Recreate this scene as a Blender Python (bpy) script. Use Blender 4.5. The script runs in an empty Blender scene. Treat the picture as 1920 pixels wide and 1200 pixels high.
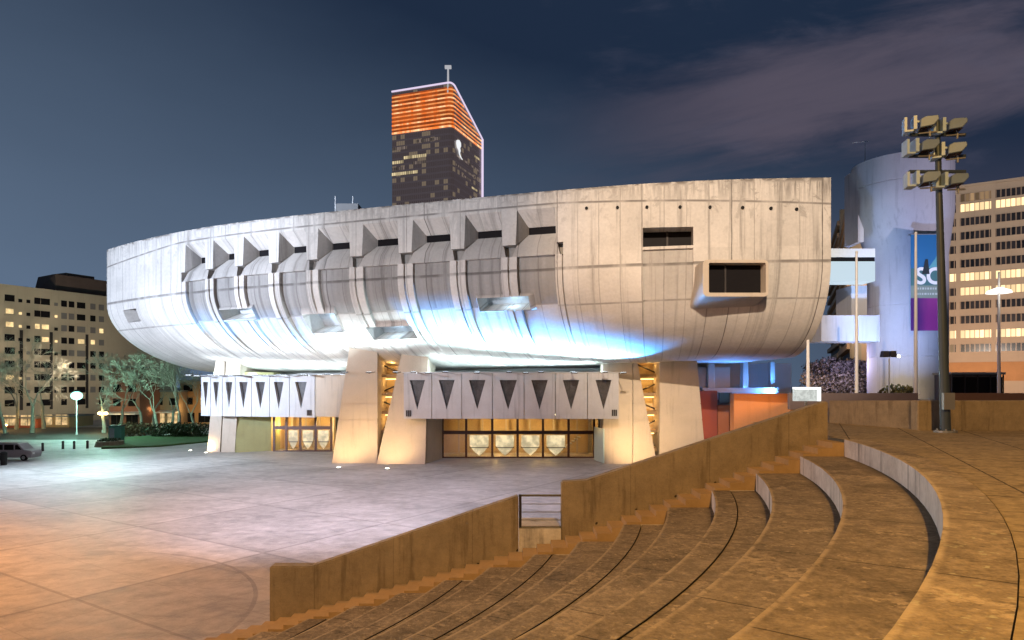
import bpy, bmesh, math, random
import numpy as np
from mathutils import Vector, Matrix
random.seed(7)
R = math.radians
C = bpy.context.scene.collection
sc = bpy.context.scene

# ------------------------------------------------------------------ camera
F = 1274.0          # focal length in photo pixels (1920 wide)
HZ = 722.0          # horizon row
ZC = 8.7            # eye height above the lower plaza
cam = bpy.data.cameras.new('camera')
cam.sensor_width = 36.0
cam.lens = F/1920*36
cam.shift_y = (HZ-600)/1920
cam.clip_start = 0.1
cam.clip_end = 5000
co = bpy.data.objects.new('camera', cam)
co.location = (0, 0, ZC)
co.rotation_euler = (R(90), 0, 0)
C.objects.link(co)
sc.camera = co

# ------------------------------------------------------------------ view
sc.view_settings.view_transform = 'Standard'
sc.view_settings.look = 'None'
sc.view_settings.exposure = 0.0
sc.view_settings.gamma = 1.0
sc.cycles.use_denoising = True
sc.cycles.max_bounces = 6
sc.cycles.sample_clamp_indirect = 4.0

# ------------------------------------------------------------------ node helper
class NT:
    def __init__(s, tree):
        s.t = tree; s.n = tree.nodes; s.l = tree.links
    def new(s, typ, **kw):
        n = s.n.new(typ)
        for k, v in kw.items(): setattr(n, k, v)
        return n
    def put(s, sock, v):
        if isinstance(v, bpy.types.NodeSocket): s.l.new(v, sock)
        elif v is not None: sock.default_value = v
    def m(s, op, a, b=None, c=None, clamp=False):
        n = s.n.new('ShaderNodeMath'); n.operation = op; n.use_clamp = clamp
        s.put(n.inputs[0], a)
        if b is not None: s.put(n.inputs[1], b)
        if c is not None: s.put(n.inputs[2], c)
        return n.outputs[0]
    def vm(s, op, a, b=None):
        n = s.n.new('ShaderNodeVectorMath'); n.operation = op
        s.put(n.inputs[0], a)
        if b is not None: s.put(n.inputs[1], b)
        return n.outputs[0]
    def mix(s, f, a, b, mode='MIX'):
        n = s.n.new('ShaderNodeMix'); n.data_type = 'RGBA'; n.blend_type = mode
        s.put(n.inputs[0], f)
        s.put(n.inputs[6], a if isinstance(a, bpy.types.NodeSocket) else (*a, 1))
        s.put(n.inputs[7], b if isinstance(b, bpy.types.NodeSocket) else (*b, 1))
        return n.outputs[2]
    def noise(s, vec, scale, detail=4, rough=.55, dist=0.0):
        n = s.n.new('ShaderNodeTexNoise')
        s.put(n.inputs['Vector'], vec); n.inputs['Scale'].default_value = scale
        n.inputs['Detail'].default_value = detail; n.inputs['Roughness'].default_value = rough
        n.inputs['Distortion'].default_value = dist
        return n.outputs['Fac']
    def ramp(s, f, a, b):      # smooth map a..b -> 0..1
        n = s.n.new('ShaderNodeMapRange'); n.interpolation_type = 'SMOOTHSTEP'
        s.put(n.inputs[0], f); n.inputs[1].default_value = a; n.inputs[2].default_value = b
        n.inputs[3].default_value = 0; n.inputs[4].default_value = 1
        return n.outputs[0]
    def xyz(s, v):
        n = s.n.new('ShaderNodeSeparateXYZ'); s.put(n.inputs[0], v); return n.outputs
    def comb(s, x, y, z):
        n = s.n.new('ShaderNodeCombineXYZ')
        for i, q in enumerate((x, y, z)): s.put(n.inputs[i], q)
        return n.outputs[0]

# ------------------------------------------------------------------ night sky
w = bpy.data.worlds.new('World'); sc.world = w; w.use_nodes = True
w.node_tree.nodes.clear()
nt = NT(w.node_tree)
tc = nt.new('ShaderNodeTexCoord').outputs['Generated']
d = nt.xyz(tc)
f = nt.m('SUBTRACT', nt.m('SUBTRACT', 0.92, nt.m('MULTIPLY', d[2], 2.05)), nt.m('MULTIPLY', d[0], 0.58), clamp=True)
n1 = nt.noise(nt.vm('MULTIPLY', tc, (1.2, 1.2, 3.0)), 1.6, 5)
f = nt.m('ADD', f, nt.m('MULTIPLY', nt.m('SUBTRACT', n1, .5), .22), clamp=True)
base = nt.mix(f, (.0135, .0255, .054), (.108, .158, .240))
# purple cloud bank drifting up to the right
uu = nt.m('DIVIDE', d[0], nt.m('MAXIMUM', d[1], .05)); vv = nt.m('DIVIDE', d[2], nt.m('MAXIMUM', d[1], .05))
line = nt.m('SUBTRACT', vv, nt.m('ADD', .345, nt.m('MULTIPLY', uu, .19)))
nwarp = nt.noise(nt.comb(nt.m('MULTIPLY', uu, 1.0), nt.m('MULTIPLY', line, 5.5), 0.3), 2.2, 7, .62, .35)
band = nt.m('ADD', line, nt.m('MULTIPLY', nt.m('SUBTRACT', nwarp, .5), .28))
bm_ = nt.m('MULTIPLY', nt.ramp(band, -.10, .0), nt.m('SUBTRACT', 1.0, nt.ramp(band, .0, .13)))
bm_ = nt.m('MULTIPLY', bm_, nt.ramp(uu, 0.0, .4))
n3 = nt.noise(nt.comb(nt.m('MULTIPLY', uu, 2.0), nt.m('MULTIPLY', vv, 5.5), 4.0), 2.4, 6, .6, .3)
low = nt.m('MULTIPLY', nt.ramp(n3, .5, .72), nt.ramp(uu, -.1, .25))
low2 = nt.m('MULTIPLY', nt.ramp(uu, .35, .75), nt.m('SUBTRACT', 1.0, nt.ramp(vv, .18, .42)))
col = nt.mix(nt.m('MULTIPLY', bm_, .95), base, (.092, .080, .113))
col = nt.mix(nt.m('MULTIPLY', low, .30), col, (.085, .085, .13))
col = nt.mix(nt.m('MULTIPLY', low2, .55), col, (.052, .040, .066))
bg = nt.new('ShaderNodeBackground'); nt.put(bg.inputs[0], col); bg.inputs[1].default_value = 1.0
nt.l.new(bg.outputs[0], nt.new('ShaderNodeOutputWorld').inputs[0])

# ------------------------------------------------------------------ lamps of the place
def aim(o, tgt):
    o.rotation_euler = (Vector(tgt)-o.location).to_track_quat('-Z', 'Y').to_euler()
def spot(name, loc, tgt, L, colr, angle=60, blend=.6, size=.3):
    """L = radiance a white surface facing the lamp at tgt would show"""
    dd = (Vector(tgt)-Vector(loc)).length
    l = bpy.data.lights.new(name, 'SPOT'); l.energy = L*4*math.pi**2*dd*dd; l.color = colr
    l.spot_size = R(angle); l.spot_blend = blend; l.shadow_soft_size = size
    o = bpy.data.objects.new(name, l); o.location = loc; C.objects.link(o); aim(o, tgt); return o
def point(name, loc, L, dist, colr, size=.25):
    l = bpy.data.lights.new(name, 'POINT'); l.energy = L*4*math.pi**2*dist*dist; l.color = colr
    l.shadow_soft_size = size
    o = bpy.data.objects.new(name, l); o.location = loc; C.objects.link(o); return o
SOD = (1.0, .50, .13); WARM = (1.0, .72, .46); LAV = (.80, .82, 1.0); BLUE = (.10, .36, 1.0); ICE = (.66, .86, 1.0)
# sodium street lamp behind the viewpoint, over the terrace
spot('plaza_flood_cold', (-30, 18, 15), (7, 14, 6), .22, (.95, .84, .78), 46, .9, .6)  # added spot to brighten the tier risers
spot('terrace_sodium_lamp', (3.2, -6, 26), (5, 10, 6), .98, (1.0, .53, .135), 120, .8, .35)
# warm street lighting on the right half of the hall
spot('street_flood_warm', (-4, -28, 46), (18.5, 59, 22), 1.45, (1.0, .77, .56), 25, .8, .6)
# cold floodlight on the left half of the hall
spot('plaza_flood_cold', (-62, 30, 13), (-38, 84, 22), 2.2, (.70, .80, 1.0), 52, .7, .6)
spot('plaza_flood_centre', (-30, 18, 15), (-11, 68, 25), .78, (.80, .88, 1.0), 46, .9, .6)
# orange sodium pool on the plaza, lower left
spot('plaza_sodium_lamp', (-40, 22, 20), (-29, 33, 0), 2.5, (1.0, .42, .12), 136, 1.0, .4)
# lavender wash over the middle of the plaza
spot('plaza_lavender_wash', (-12, 30, 24), (-10, 50, 0), 1.4, (.80, .78, 1.0), 74, 1.0, .6)
spot('plaza_far_wash', (-48, 68, 17), (-40, 68, 0), 1.8, (.70, .86, 1.0), 120, 1.0, .6)

# ------------------------------------------------------------------ materials
def new_mat(name):
    m = bpy.data.materials.new(name); m.use_nodes = True
    nt = NT(m.node_tree); b = m.node_tree.nodes['Principled BSDF']
    return m, nt, b
def concrete(name, c, var=.25, scale=.5, rough=.85, bump=.25, streak=0.0, fine=9.0, spec=.3):
    m, nt, b = new_mat(name)
    o = nt.new('ShaderNodeTexCoord').outputs['Object']
    n1 = nt.noise(o, scale, 6, .62); n2 = nt.noise(o, fine, 5, .65)
    k = nt.m('ADD', nt.m('MULTIPLY', nt.m('SUBTRACT', n1, .5), var*2.4), nt.m('MULTIPLY', nt.m('SUBTRACT', n2, .5), var*1.3))
    if streak:
        s = nt.noise(nt.vm('MULTIPLY', o, (1.6, 1.6, .10)), 1.5, 5, .6)
        k = nt.m('SUBTRACT', k, nt.m('MULTIPLY', nt.ramp(s, .52, .75), streak))
    k = nt.m('ADD', k, 1.0)
    cc = nt.vm('MULTIPLY', nt.comb(k, k, k), c)
    nt.put(b.inputs['Base Color'], cc)
    b.inputs['Roughness'].default_value = rough
    b.inputs['Specular IOR Level'].default_value = spec
    bp = nt.new('ShaderNodeBump'); bp.inputs['Strength'].default_value = bump; bp.inputs['Distance'].default_value = .03
    nt.put(bp.inputs['Height'], n2); nt.l.new(bp.outputs[0], b.inputs['Normal'])
    return m
def plain(name, c, rough=.5, metal=0.0, var=.12, scale=3.0):
    m, nt, b = new_mat(name)
    o = nt.new('ShaderNodeTexCoord').outputs['Object']
    k = nt.m('ADD', 1.0, nt.m('MULTIPLY', nt.m('SUBTRACT', nt.noise(o, scale, 4), .5), var*2))
    nt.put(b.inputs['Base Color'], nt.vm('MULTIPLY', nt.comb(k, k, k), c))
    b.inputs['Roughness'].default_value = rough; b.inputs['Metallic'].default_value = metal
    return m
def glow(name, c, strength, var=0.0, scale=1.0):
    m, nt, b = new_mat(name)
    b.inputs['Base Color'].default_value = (.02, .02, .02, 1)
    if var:
        o = nt.new('ShaderNodeTexCoord').outputs['Object']
        n = nt.noise(o, scale, 3, .6)
        k = nt.m('MULTIPLY', nt.ramp(n, .5-.5*var*.6, .5+.35*var), 1.0)
        k = nt.m('ADD', nt.m('MULTIPLY', k, var), 1-var)
        nt.put(b.inputs['Emission Color'], nt.vm('MULTIPLY', nt.comb(k, k, k), c))
    else: b.inputs['Emission Color'].default_value = (*c, 1)
    b.inputs['Emission Strength'].default_value = strength
    return m
def panes(name, c, emit, strength, px_w, px_h, frame=(.03, .025, .02), axis='u', rough=.15, rnd=.4, fw=.10):
    """window strip: UV in metres, mullions every px_w metres; some panes darker (blinds)"""
    m, nt, b = new_mat(name)
    uv = nt.xyz(nt.new('ShaderNodeTexCoord').outputs['UV'])
    fu = nt.m('FRACT', nt.m('DIVIDE', uv[0], px_w)); fv = nt.m('FRACT', nt.m('DIVIDE', uv[1], px_h))
    iu = nt.m('FLOOR', nt.m('DIVIDE', uv[0], px_w)); iv = nt.m('FLOOR', nt.m('DIVIDE', uv[1], px_h))
    wn = nt.new('ShaderNodeTexWhiteNoise', noise_dimensions='3D')
    oi = nt.new('ShaderNodeObjectInfo').outputs['Random']
    nt.put(wn.inputs['Vector'], nt.comb(iu, iv, nt.m('MULTIPLY', oi, 57.0)))
    r = wn.outputs['Value']
    fr = nt.m('MAXIMUM', nt.m('LESS_THAN', fu, fw/px_w), nt.m('LESS_THAN', fv, fw/px_h))
    k = nt.m('ADD', nt.m('MULTIPLY', r, rnd), 1-rnd)
    nt.put(b.inputs['Base Color'], nt.mix(fr, nt.vm('MULTIPLY', nt.comb(k, k, k), c), frame))
    b.inputs['Roughness'].default_value = rough
    if strength:
        kk = nt.m('MULTIPLY', k, nt.m('SUBTRACT', 1.0, nt.m('MULTIPLY', fr, .85)))
        nt.put(b.inputs['Emission Color'], nt.vm('MULTIPLY', nt.comb(kk, kk, kk), emit))
        b.inputs['Emission Strength'].default_value = strength
    return m

M = {}
M['pillar'] = concrete('pillar_concrete', (.48, .415, .335), .16, .35, .8, .2, .18)
M['canopy'] = concrete('canopy_panel', (.48, .49, .50), .17, .5, .6, .1, .30)
M['underside'] = concrete('underside_concrete', (.42, .41, .40), .15, .3)
M['roofing'] = concrete('roofing', (.2, .2, .2), .2)
M['wall'] = concrete('parapet_concrete', (.31, .25, .165), .42, .8, .85, .4, .3)
def wall_mat():
    m, nt, b = new_mat('formed_concrete')
    o = nt.new('ShaderNodeTexCoord').outputs['Object']; p = nt.xyz(o)
    n1 = nt.noise(o, .8, 7, .68); n2 = nt.noise(o, 5.0, 6, .7); n3 = nt.noise(o, 28, 3, .6)
    k = nt.m('ADD', 1.0, nt.m('ADD', nt.m('MULTIPLY', nt.m('SUBTRACT', n1, .5), 1.1), nt.m('MULTIPLY', nt.m('SUBTRACT', n2, .5), .6)))
    k = nt.m('ADD', k, nt.m('MULTIPLY', nt.m('SUBTRACT', n3, .5), .35))
    s_ = nt.ramp(nt.noise(nt.vm('MULTIPLY', o, (2.2, 2.2, .25)), 1.4, 6, .65), .50, .68)
    fx = nt.m('ABSOLUTE', nt.m('SUBTRACT', nt.m('FRACT', nt.m('DIVIDE', p[0], 2.2)), .5))
    j = nt.m('MULTIPLY', nt.m('LESS_THAN', fx, .006), .22)
    ln = nt.new('ShaderNodeVectorMath', operation='LENGTH')
    zz = nt.m('SUBTRACT', p[2], nt.m('MULTIPLY', p[0], .342))
    nt.put(ln.inputs[0], nt.comb(nt.m('MULTIPLY', nt.m('SUBTRACT', nt.m('FRACT', nt.m('DIVIDE', nt.m('ADD', p[0], .4), 1.1)), .5), 1.1), nt.m('SUBTRACT', zz, 4.05), 0.0))
    hole = nt.m('LESS_THAN', ln.outputs['Value'], .035)
    col = nt.mix(nt.m('MULTIPLY', s_, .45), nt.vm('MULTIPLY', nt.comb(k, k, k), (.31, .25, .165)), (.07, .05, .03))
    col = nt.mix(nt.m('MAXIMUM', j, nt.m('MULTIPLY', hole, .9)), col, (.03, .022, .015))
    nt.put(b.inputs['Base Color'], col); b.inputs['Roughness'].default_value = .85; b.inputs['Specular IOR Level'].default_value = .25
    bp = nt.new('ShaderNodeBump'); bp.inputs['Strength'].default_value = .6; bp.inputs['Distance'].default_value = .03
    nt.put(bp.inputs['Height'], nt.m('SUBTRACT', nt.m('ADD', n2, nt.m('MULTIPLY', n3, .5)), nt.m('MULTIPLY', nt.m('MAXIMUM', j, hole), 1.5))); nt.l.new(bp.outputs[0], b.inputs['Normal'])
    return m
M['wall'] = wall_mat()
M['tier'] = None
M['dark_glass'] = plain('dark_glass', (.012, .011, .012), .45)
M['dark_glass'].node_tree.nodes['Principled BSDF'].inputs['Specular IOR Level'].default_value = .03
M['dark_metal'] = plain('dark_metal', (.035, .03, .028), .45, .3)
M['steel'] = plain('galvanised_steel', (.30, .31, .31), .45, .5)
M['white_metal'] = plain('white_metal', (.7, .7, .7), .4)
M['black'] = plain('black_void', (.006, .006, .006), .9)
M['warm_in'] = glow('warm_interior', (1.0, .60, .22), 1.0, .75, .6)
M['warm_wall'] = concrete('foyer_wall', (.55, .42, .24), .2, .4)
M['lamp_cyan'] = glow('mercury_lamp', (.40, 1.0, .82), 2.6)
M['lamp_sod'] = glow('sodium_lamp', (1.0, .62, .22), 22)
M['lamp_white'] = glow('white_lamp', (1.0, .95, .8), 14)

# ------------------------------------------------------------------ mesh builder
ORG = {}
class MB:
    def __init__(s): s.v = []; s.f = []; s.uv = []; s.mi = []; s.at = []
    def poly(s, pts, uv=None, mi=0):
        i = len(s.v); s.v += [tuple(p) for p in pts]; s.f.append(tuple(range(i, i+len(pts))))
        s.uv.append(uv); s.mi.append(mi)
    def box(s, x0, x1, y0, y1, z0, z1, mi=0):
        s.hexa([(x0, y0), (x1, y0), (x1, y1), (x0, y1)], z0, [(x0, y0), (x1, y0), (x1, y1), (x0, y1)], z1, mi)
    def hexa(s, bot, z0, top, z1, mi=0):
        """prism from ccw bottom polygon to ccw top polygon"""
        n = len(bot)
        zb = z0 if isinstance(z0, (list, tuple)) else [z0]*n
        zt = z1 if isinstance(z1, (list, tuple)) else [z1]*n
        b = [(p[0], p[1], z) for p, z in zip(bot, zb)]; t = [(p[0], p[1], z) for p, z in zip(top, zt)]
        i = len(s.v); s.v += b+t
        s.f.append(tuple(i+k for k in reversed(range(n)))); s.f.append(tuple(i+n+k for k in range(n)))
        for k in range(n):
            k2 = (k+1) % n; s.f.append((i+k, i+k2, i+n+k2, i+n+k))
        s.uv += [None]*(n+2); s.mi += [mi]*(n+2)
    def tube(s, p, q, r0, r1=None, n=8, mi=0, cap=True):
        r1 = r0 if r1 is None else r1
        p = Vector(p); q = Vector(q); ax = (q-p)
        if ax.length < 1e-6: return
        ax.normalize(); a = ax.orthogonal().normalized(); b = ax.cross(a)
        i = len(s.v)
        for c, r in ((p, r0), (q, r1)):
            for k in range(n):
                th = 2*math.pi*k/n; s.v.append(tuple(c+a*math.cos(th)*r+b*math.sin(th)*r))
        for k in range(n):
            k2 = (k+1) % n; s.f.append((i+k, i+k2, i+n+k2, i+n+k)); s.uv.append(None); s.mi.append(mi)
        if cap:
            s.f.append(tuple(i+k for k in reversed(range(n)))); s.f.append(tuple(i+n+k for k in range(n)))
            s.uv += [None]*2; s.mi += [mi]*2
    def blob(s, c, r, n=8, mi=0, sz=1.0):
        c = Vector(c); i = len(s.v); rings = n//2
        for a in range(rings+1):
            ph = math.pi*a/rings
            for k in range(n):
                th = 2*math.pi*k/n
                s.v.append((c.x+r*math.sin(ph)*math.cos(th), c.y+r*math.sin(ph)*math.sin(th), c.z+r*sz*math.cos(ph)))
        for a in range(rings):
            for k in range(n):
                k2 = (k+1) % n; s.f.append((i+a*n+k, i+(a+1)*n+k, i+(a+1)*n+k2, i+a*n+k2)); s.uv.append(None); s.mi.append(mi)
    def build(s, name, mat, parent=None, smooth=None, bevel=0, merge=False):
        me = bpy.data.meshes.new(name)
        off = ORG.get(parent.name, Vector((0, 0, 0))) if parent else Vector((0, 0, 0))
        me.from_pydata([tuple(Vector(p)-off) for p in s.v], [], s.f)
        for mm in (mat if isinstance(mat, (list, tuple)) else [mat]): me.materials.append(mm)
        for p, k in zip(me.polygons, s.mi): p.material_index = k
        if any(u is not None for u in s.uv):
            ul = me.uv_layers.new(name='UVMap')
            for p, u in zip(me.polygons, s.uv):
                if u is not None:
                    for li, q in zip(p.loop_indices, u): ul.data[li].uv = q
        bm = bmesh.new(); bm.from_mesh(me)
        bmesh.ops.remove_doubles(bm, verts=bm.verts, dist=1e-4)
        if not merge: bmesh.ops.recalc_face_normals(bm, faces=bm.faces)
        if bevel:
            es = [e for e in bm.edges if len(e.link_faces) == 2 and e.calc_face_angle(0) > R(35)]
            bmesh.ops.bevel(bm, geom=es, offset=bevel, segments=1, affect='EDGES', clamp_overlap=True)
        bm.to_mesh(me); bm.free()
        if smooth is not None:
            for p in me.polygons: p.use_smooth = True
            me.set_sharp_from_angle(angle=R(smooth))
        o = bpy.data.objects.new(name, me); C.objects.link(o)
        if parent:
            o.parent = parent; ORG[o.name] = off
        return o
def tag(o, label=None, cat=None, group=None, kind=None):
    if label: o['label'] = label
    if cat: o['category'] = cat
    if group: o['group'] = group
    if kind: o['kind'] = kind
    return o
def thing(name, label, cat, loc=(0, 0, 0), group=None):
    o = bpy.data.objects.new(name, None); o.location = loc; o.empty_display_size = .3; C.objects.link(o)
    ORG[o.name] = Vector(loc); return tag(o, label, cat, group)
def kids(o): return [c for c in bpy.data.objects if c.parent == o]
def dup(root, loc, label, rotz=0, scale=1.0):
    r = root.copy(); C.objects.link(r); r.location = loc; r.rotation_euler = (0, 0, rotz); r.scale = (scale,)*3
    r['label'] = label; ORG[r.name] = Vector(loc)
    for ch in kids(root):
        c = ch.copy(); C.objects.link(c); c.parent = r
        for g in kids(ch):
            e = g.copy(); C.objects.link(e); e.parent = c
    return r
def Wp(px, py, Y): return Vector(((px-960)/F*Y, Y, ZC+(HZ-py)/F*Y))
def Xp(px, Y): return (px-960)/F*Y
def Zp(py, Y): return ZC+(HZ-py)/F*Y
def Gp(px, py, z=0.0):
    Y = (ZC-z)*F/(py-HZ); return Vector(((px-960)/F*Y, Y, z))

# ================================================================== GROUND
def plaza_mat():
    m, nt, b = new_mat('plaza_paving')
    o = nt.new('ShaderNodeTexCoord').outputs['Object']
    p = nt.xyz(o)
    n1 = nt.noise(o, .12, 6, .6, .3); n2 = nt.noise(o, 1.3, 6, .65); n3 = nt.noise(o, 14, 4, .6)
    rot = nt.new('ShaderNodeMapping'); nt.put(rot.inputs[0], o); rot.inputs['Rotation'].default_value = (0, 0, R(33))
    q = nt.xyz(rot.outputs[0])
    def joint(c, per, wd):
        f = nt.m('FRACT', nt.m('DIVIDE', c, per)); return nt.m('LESS_THAN', nt.m('ABSOLUTE', nt.m('SUBTRACT', f, .5)), wd/per)
    wob = nt.m('MULTIPLY', nt.m('SUBTRACT', n2, .5), .10)
    qx = nt.m('ADD', q[0], wob); qy = nt.m('ADD', q[1], wob)
    j = nt.m('MAXIMUM', joint(qx, 12.0, .10), joint(qy, 9.0, .08))
    fine = nt.m('MULTIPLY', nt.m('MAXIMUM', joint(qx, 1.5, .03), joint(qy, 3.0, .03)), .55)
    # ring of the round stage in front of the tiers
    rr = nt.vm('LENGTH', nt.vm('SUBTRACT', nt.comb(p[0], p[1], 0.0), (-21.0, 24.5, 0.0)))
    ln = nt.new('ShaderNodeVectorMath', operation='LENGTH')
    nt.put(ln.inputs[0], nt.vm('SUBTRACT', nt.comb(p[0], p[1], 0.0), (-21.0, 24.5, 0.0)))
    ring = nt.m('LESS_THAN', nt.m('ABSOLUTE', nt.m('SUBTRACT', ln.outputs['Value'], nt.m('ADD', 11.0, wob))), .09)
    ringb = nt.m('LESS_THAN', nt.m('ABSOLUTE', nt.m('SUBTRACT', ln.outputs['Value'], nt.m('ADD', 11.6, wob))), .5)
    j = nt.m('MAXIMUM', nt.m('MAXIMUM', j, nt.m('MULTIPLY', ring, nt.ramp(n1, .42, .6))), fine)
    sl = nt.new('ShaderNodeTexWhiteNoise', noise_dimensions='2D')
    nt.put(sl.inputs['Vector'], nt.comb(nt.m('FLOOR', nt.m('DIVIDE', nt.m('ADD', qx, 6.0), 12.0)), nt.m('FLOOR', nt.m('DIVIDE', nt.m('ADD', qy, 4.5), 9.0)), 0.0))
    k = nt.m('ADD', nt.m('MULTIPLY', nt.m('SUBTRACT', n1, .5), 1.3), nt.m('MULTIPLY', nt.m('SUBTRACT', n2, .5), 1.1))
    k = nt.m('ADD', k, nt.m('MULTIPLY', nt.m('SUBTRACT', n3, .5), .5))
    k = nt.m('ADD', k, nt.m('MULTIPLY', nt.m('SUBTRACT', sl.outputs['Value'], .5), .40))
    k = nt.m('ADD', nt.m('ADD', k, 1.0), nt.m('MULTIPLY', ringb, .12))
    pat = nt.ramp(nt.noise(nt.vm('MULTIPLY', o, (.7, 1.5, 1)), .50, 8, .75, .5), .50, .60)
    k = nt.m('MULTIPLY', k, nt.m('SUBTRACT', 1.0, nt.m('MULTIPLY', pat, .20)))
    c = nt.mix(nt.m('MULTIPLY', j, .42), nt.vm('MULTIPLY', nt.comb(k, k, k), (.45, .43, .42)), (.13, .12, .115))
    nt.put(b.inputs['Base Color'], c)
    nt.put(b.inputs['Roughness'], nt.m('ADD', .36, nt.m('MULTIPLY', n2, .4)))
    bp = nt.new('ShaderNodeBump'); bp.inputs['Strength'].default_value = .35; bp.inputs['Distance'].default_value = .04
    nt.put(bp.inputs['Height'], nt.m('SUBTRACT', n2, nt.m('MULTIPLY', j, .5))); nt.l.new(bp.outputs[0], b.inputs['Normal'])
    return m
b = MB(); b.poly([(-1500, -300, 0), (1500, -300, 0), (1500, 2500, 0), (-1500, 2500, 0)])
tag(b.build('plaza', plaza_mat()), kind='structure')
# street beyond the plaza
asph = concrete('asphalt', (.07, .065, .06), .3, .4, .75, .3)
b = MB(); b.poly([(-160, 108, .004), (-62, 108, .004), (-62, 140, .004), (-160, 140, .004)])
tag(b.build('road', asph), kind='structure')
# lawn strip
def grass_mat():
    m, nt, b = new_mat('grass'); o = nt.new('ShaderNodeTexCoord').outputs['Object']
    n = nt.noise(o, 2.5, 6, .7); n2 = nt.noise(o, .25, 4)
    nt.put(b.inputs['Base Color'], nt.mix(n, (.016, .045, .012), (.06, .13, .03)))
    b.inputs['Roughness'].default_value = .9; return m
gm = grass_mat()
b = MB()
L0 = [Gp(190, 842), Gp(300, 838), Gp(395, 829), Gp(398, 815), Gp(300, 818), Gp(196, 824)]
b.hexa([(p.x, p.y) for p in L0], 0, [(p.x, p.y) for p in L0], .22)
tag(b.build('lawn', gm), kind='structure')

# ================================================================== CONCERT HALL
hall = thing('concert_hall', 'large shell shaped concrete concert hall lit blue and white from below', 'concert hall', (0, 75, 0))
mp = np.array([(1558, 332.8), (1487, 333.4), (1392, 336), (1324, 339), (1246, 342.5), (1178, 345), (1139, 347.5), (1048, 358), (940, 367), (852, 375), (739, 384),
               (659, 393), (534, 406), (435, 419), (333, 436), (285, 445), (237, 457), (205, 467)], float)
pf = np.polyfit((mp[:, 0]-900)/700, HZ-mp[:, 1], 5)
YR = 58.0; K0 = YR*np.polyval(pf, (1558-900)/700)
ZT = ZC+K0/F
def plan_raw(p):
    Y = K0/np.polyval(pf, (p-900)/700); return Vector(((p-960)/F*Y, Y))
PL = 205.0
def smooth_t(p):
    a = plan_raw(max(PL, p-2)); c = plan_raw(min(1558, p+2)); t = (c-a).normalized(); return t
def aa(p):   # inset of the bowl
    k = min(1, max(0, (p-900)/(1558-900))); k = k*k*(3-2*k); return 16.0*(1-k)+9.0*k
def zb(p):
    k = min(1, max(0, (p-500)/(1400-500))); return 10.5*(1-k)+11.4*k
_p0 = plan_raw(PL); _t0 = smooth_t(PL); _n0 = Vector((_t0.y, -_t0.x)); _B0 = _p0-_n0*aa(PL)
RA = 4.5
_c0 = _p0-_n0*RA; _a0 = math.atan2(_n0.y, _n0.x)
def plan(p):
    """plan position, outward normal, foot of the bowl"""
    if p >= PL:
        P = plan_raw(p); t = smooth_t(p); n = Vector((t.y, -t.x)); return P, n, P-n*aa(p)
    q = min(1, (PL-p)/40.0); a = _a0-R(105)*q
    n = Vector((math.cos(a), math.sin(a))); P = _c0+n*RA
    B = _B0+Vector((2.5, 4.0))*q
    if p < PL-40:
        t = Vector((-n.y, n.x)); r = (PL-40-p)/60*22; P = P-t*r; B = B-t*r
    return P, n, B
def j1(p):
    return float(np.interp(p, [197, 333, 1050, 1558], [24.1, 25.2, 25.3, 24.2]))
def S(p, v, dsp=0.0):
    P, n, B = plan(p)
    if v <= 3:
        z = float(np.interp(v, [0, 1, 2, 3], [ZT, j1(p), 20.6, 19.4])); q = P+n*dsp
        return Vector((q.x, q.y, z))
    psi = (v-3)/2*math.pi/2; b_ = 19.4-zb(p); u = 1-math.cos(psi); q = P+(B-P)*u
    z = 19.4-b_*math.sin(psi)
    ch = math.cos(psi)/aa(p); cv = math.sin(psi)/b_; l = math.hypot(ch, cv)
    return Vector((q.x+n.x*dsp*ch/l, q.y+n.y*dsp*ch/l, z-dsp*cv/l))
def proj(q): return (960+F*q.x/q.y, HZ-F*(q.z-ZC)/q.y)
def solve(px, py, lo=3.0, hi=5.0):
    best = (1e9, 0, 0); pr = (PL-35, 1558); vr = (lo, hi)
    for it in range(4):
        for i in range(25):
            for j in range(25):
                p = pr[0]+(pr[1]-pr[0])*i/24; v = vr[0]+(vr[1]-vr[0])*j/24
                x, y = proj(S(p, v)); e = (x-px)**2+(y-py)**2
                if e < best[0]: best = (e, p, v)
        dp = (pr[1]-pr[0])/10; dv = (vr[1]-vr[0])/10
        pr = (max(PL-35, best[1]-dp), min(1558, best[1]+dp)); vr = (max(lo, best[2]-dv), min(hi, best[2]+dv))
    return best[1], best[2]
us = {}
_pp = np.arange(100, 1559, 1.0); _u = [0.0]
_pts = [plan(p)[0] for p in _pp]
for i in range(1, len(_pp)): _u.append(_u[-1]+(_pts[i]-_pts[i-1]).length)
def U(p): return float(np.interp(p, _pp, _u))

RIB = [340, 392, 447, 513, 584, 667, 759, 858, 954, 1056]
OPEN = []
for (x, y, wd, h) in ((945, 570, 96, 26), (735, 624, 84, 24), (606, 606, 60, 36), (445, 589, 62, 20)):
    pa, va = solve(x, y-h/2); pb, vb = solve(x, y+h/2); pm = (pa+pb)/2
    e1 = abs(proj(S(pm+5, (va+vb)/2))[0]-proj(S(pm-5, (va+vb)/2))[0])/10
    OPEN.append((pm-wd/2/e1, pm+wd/2/e1, va, vb))
pa, va = solve(243, 580); pb, vb = solve(243, 605)
OPEN.append((pa-12, pa+12, va, vb))
RW = (1205, 1300)            # recessed window on the right
def zv(p, z): return 1+(j1(p)-z)/(j1(p)-20.6)
rwv = (zv(1250, 22.5), zv(1250, 20.85))

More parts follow.
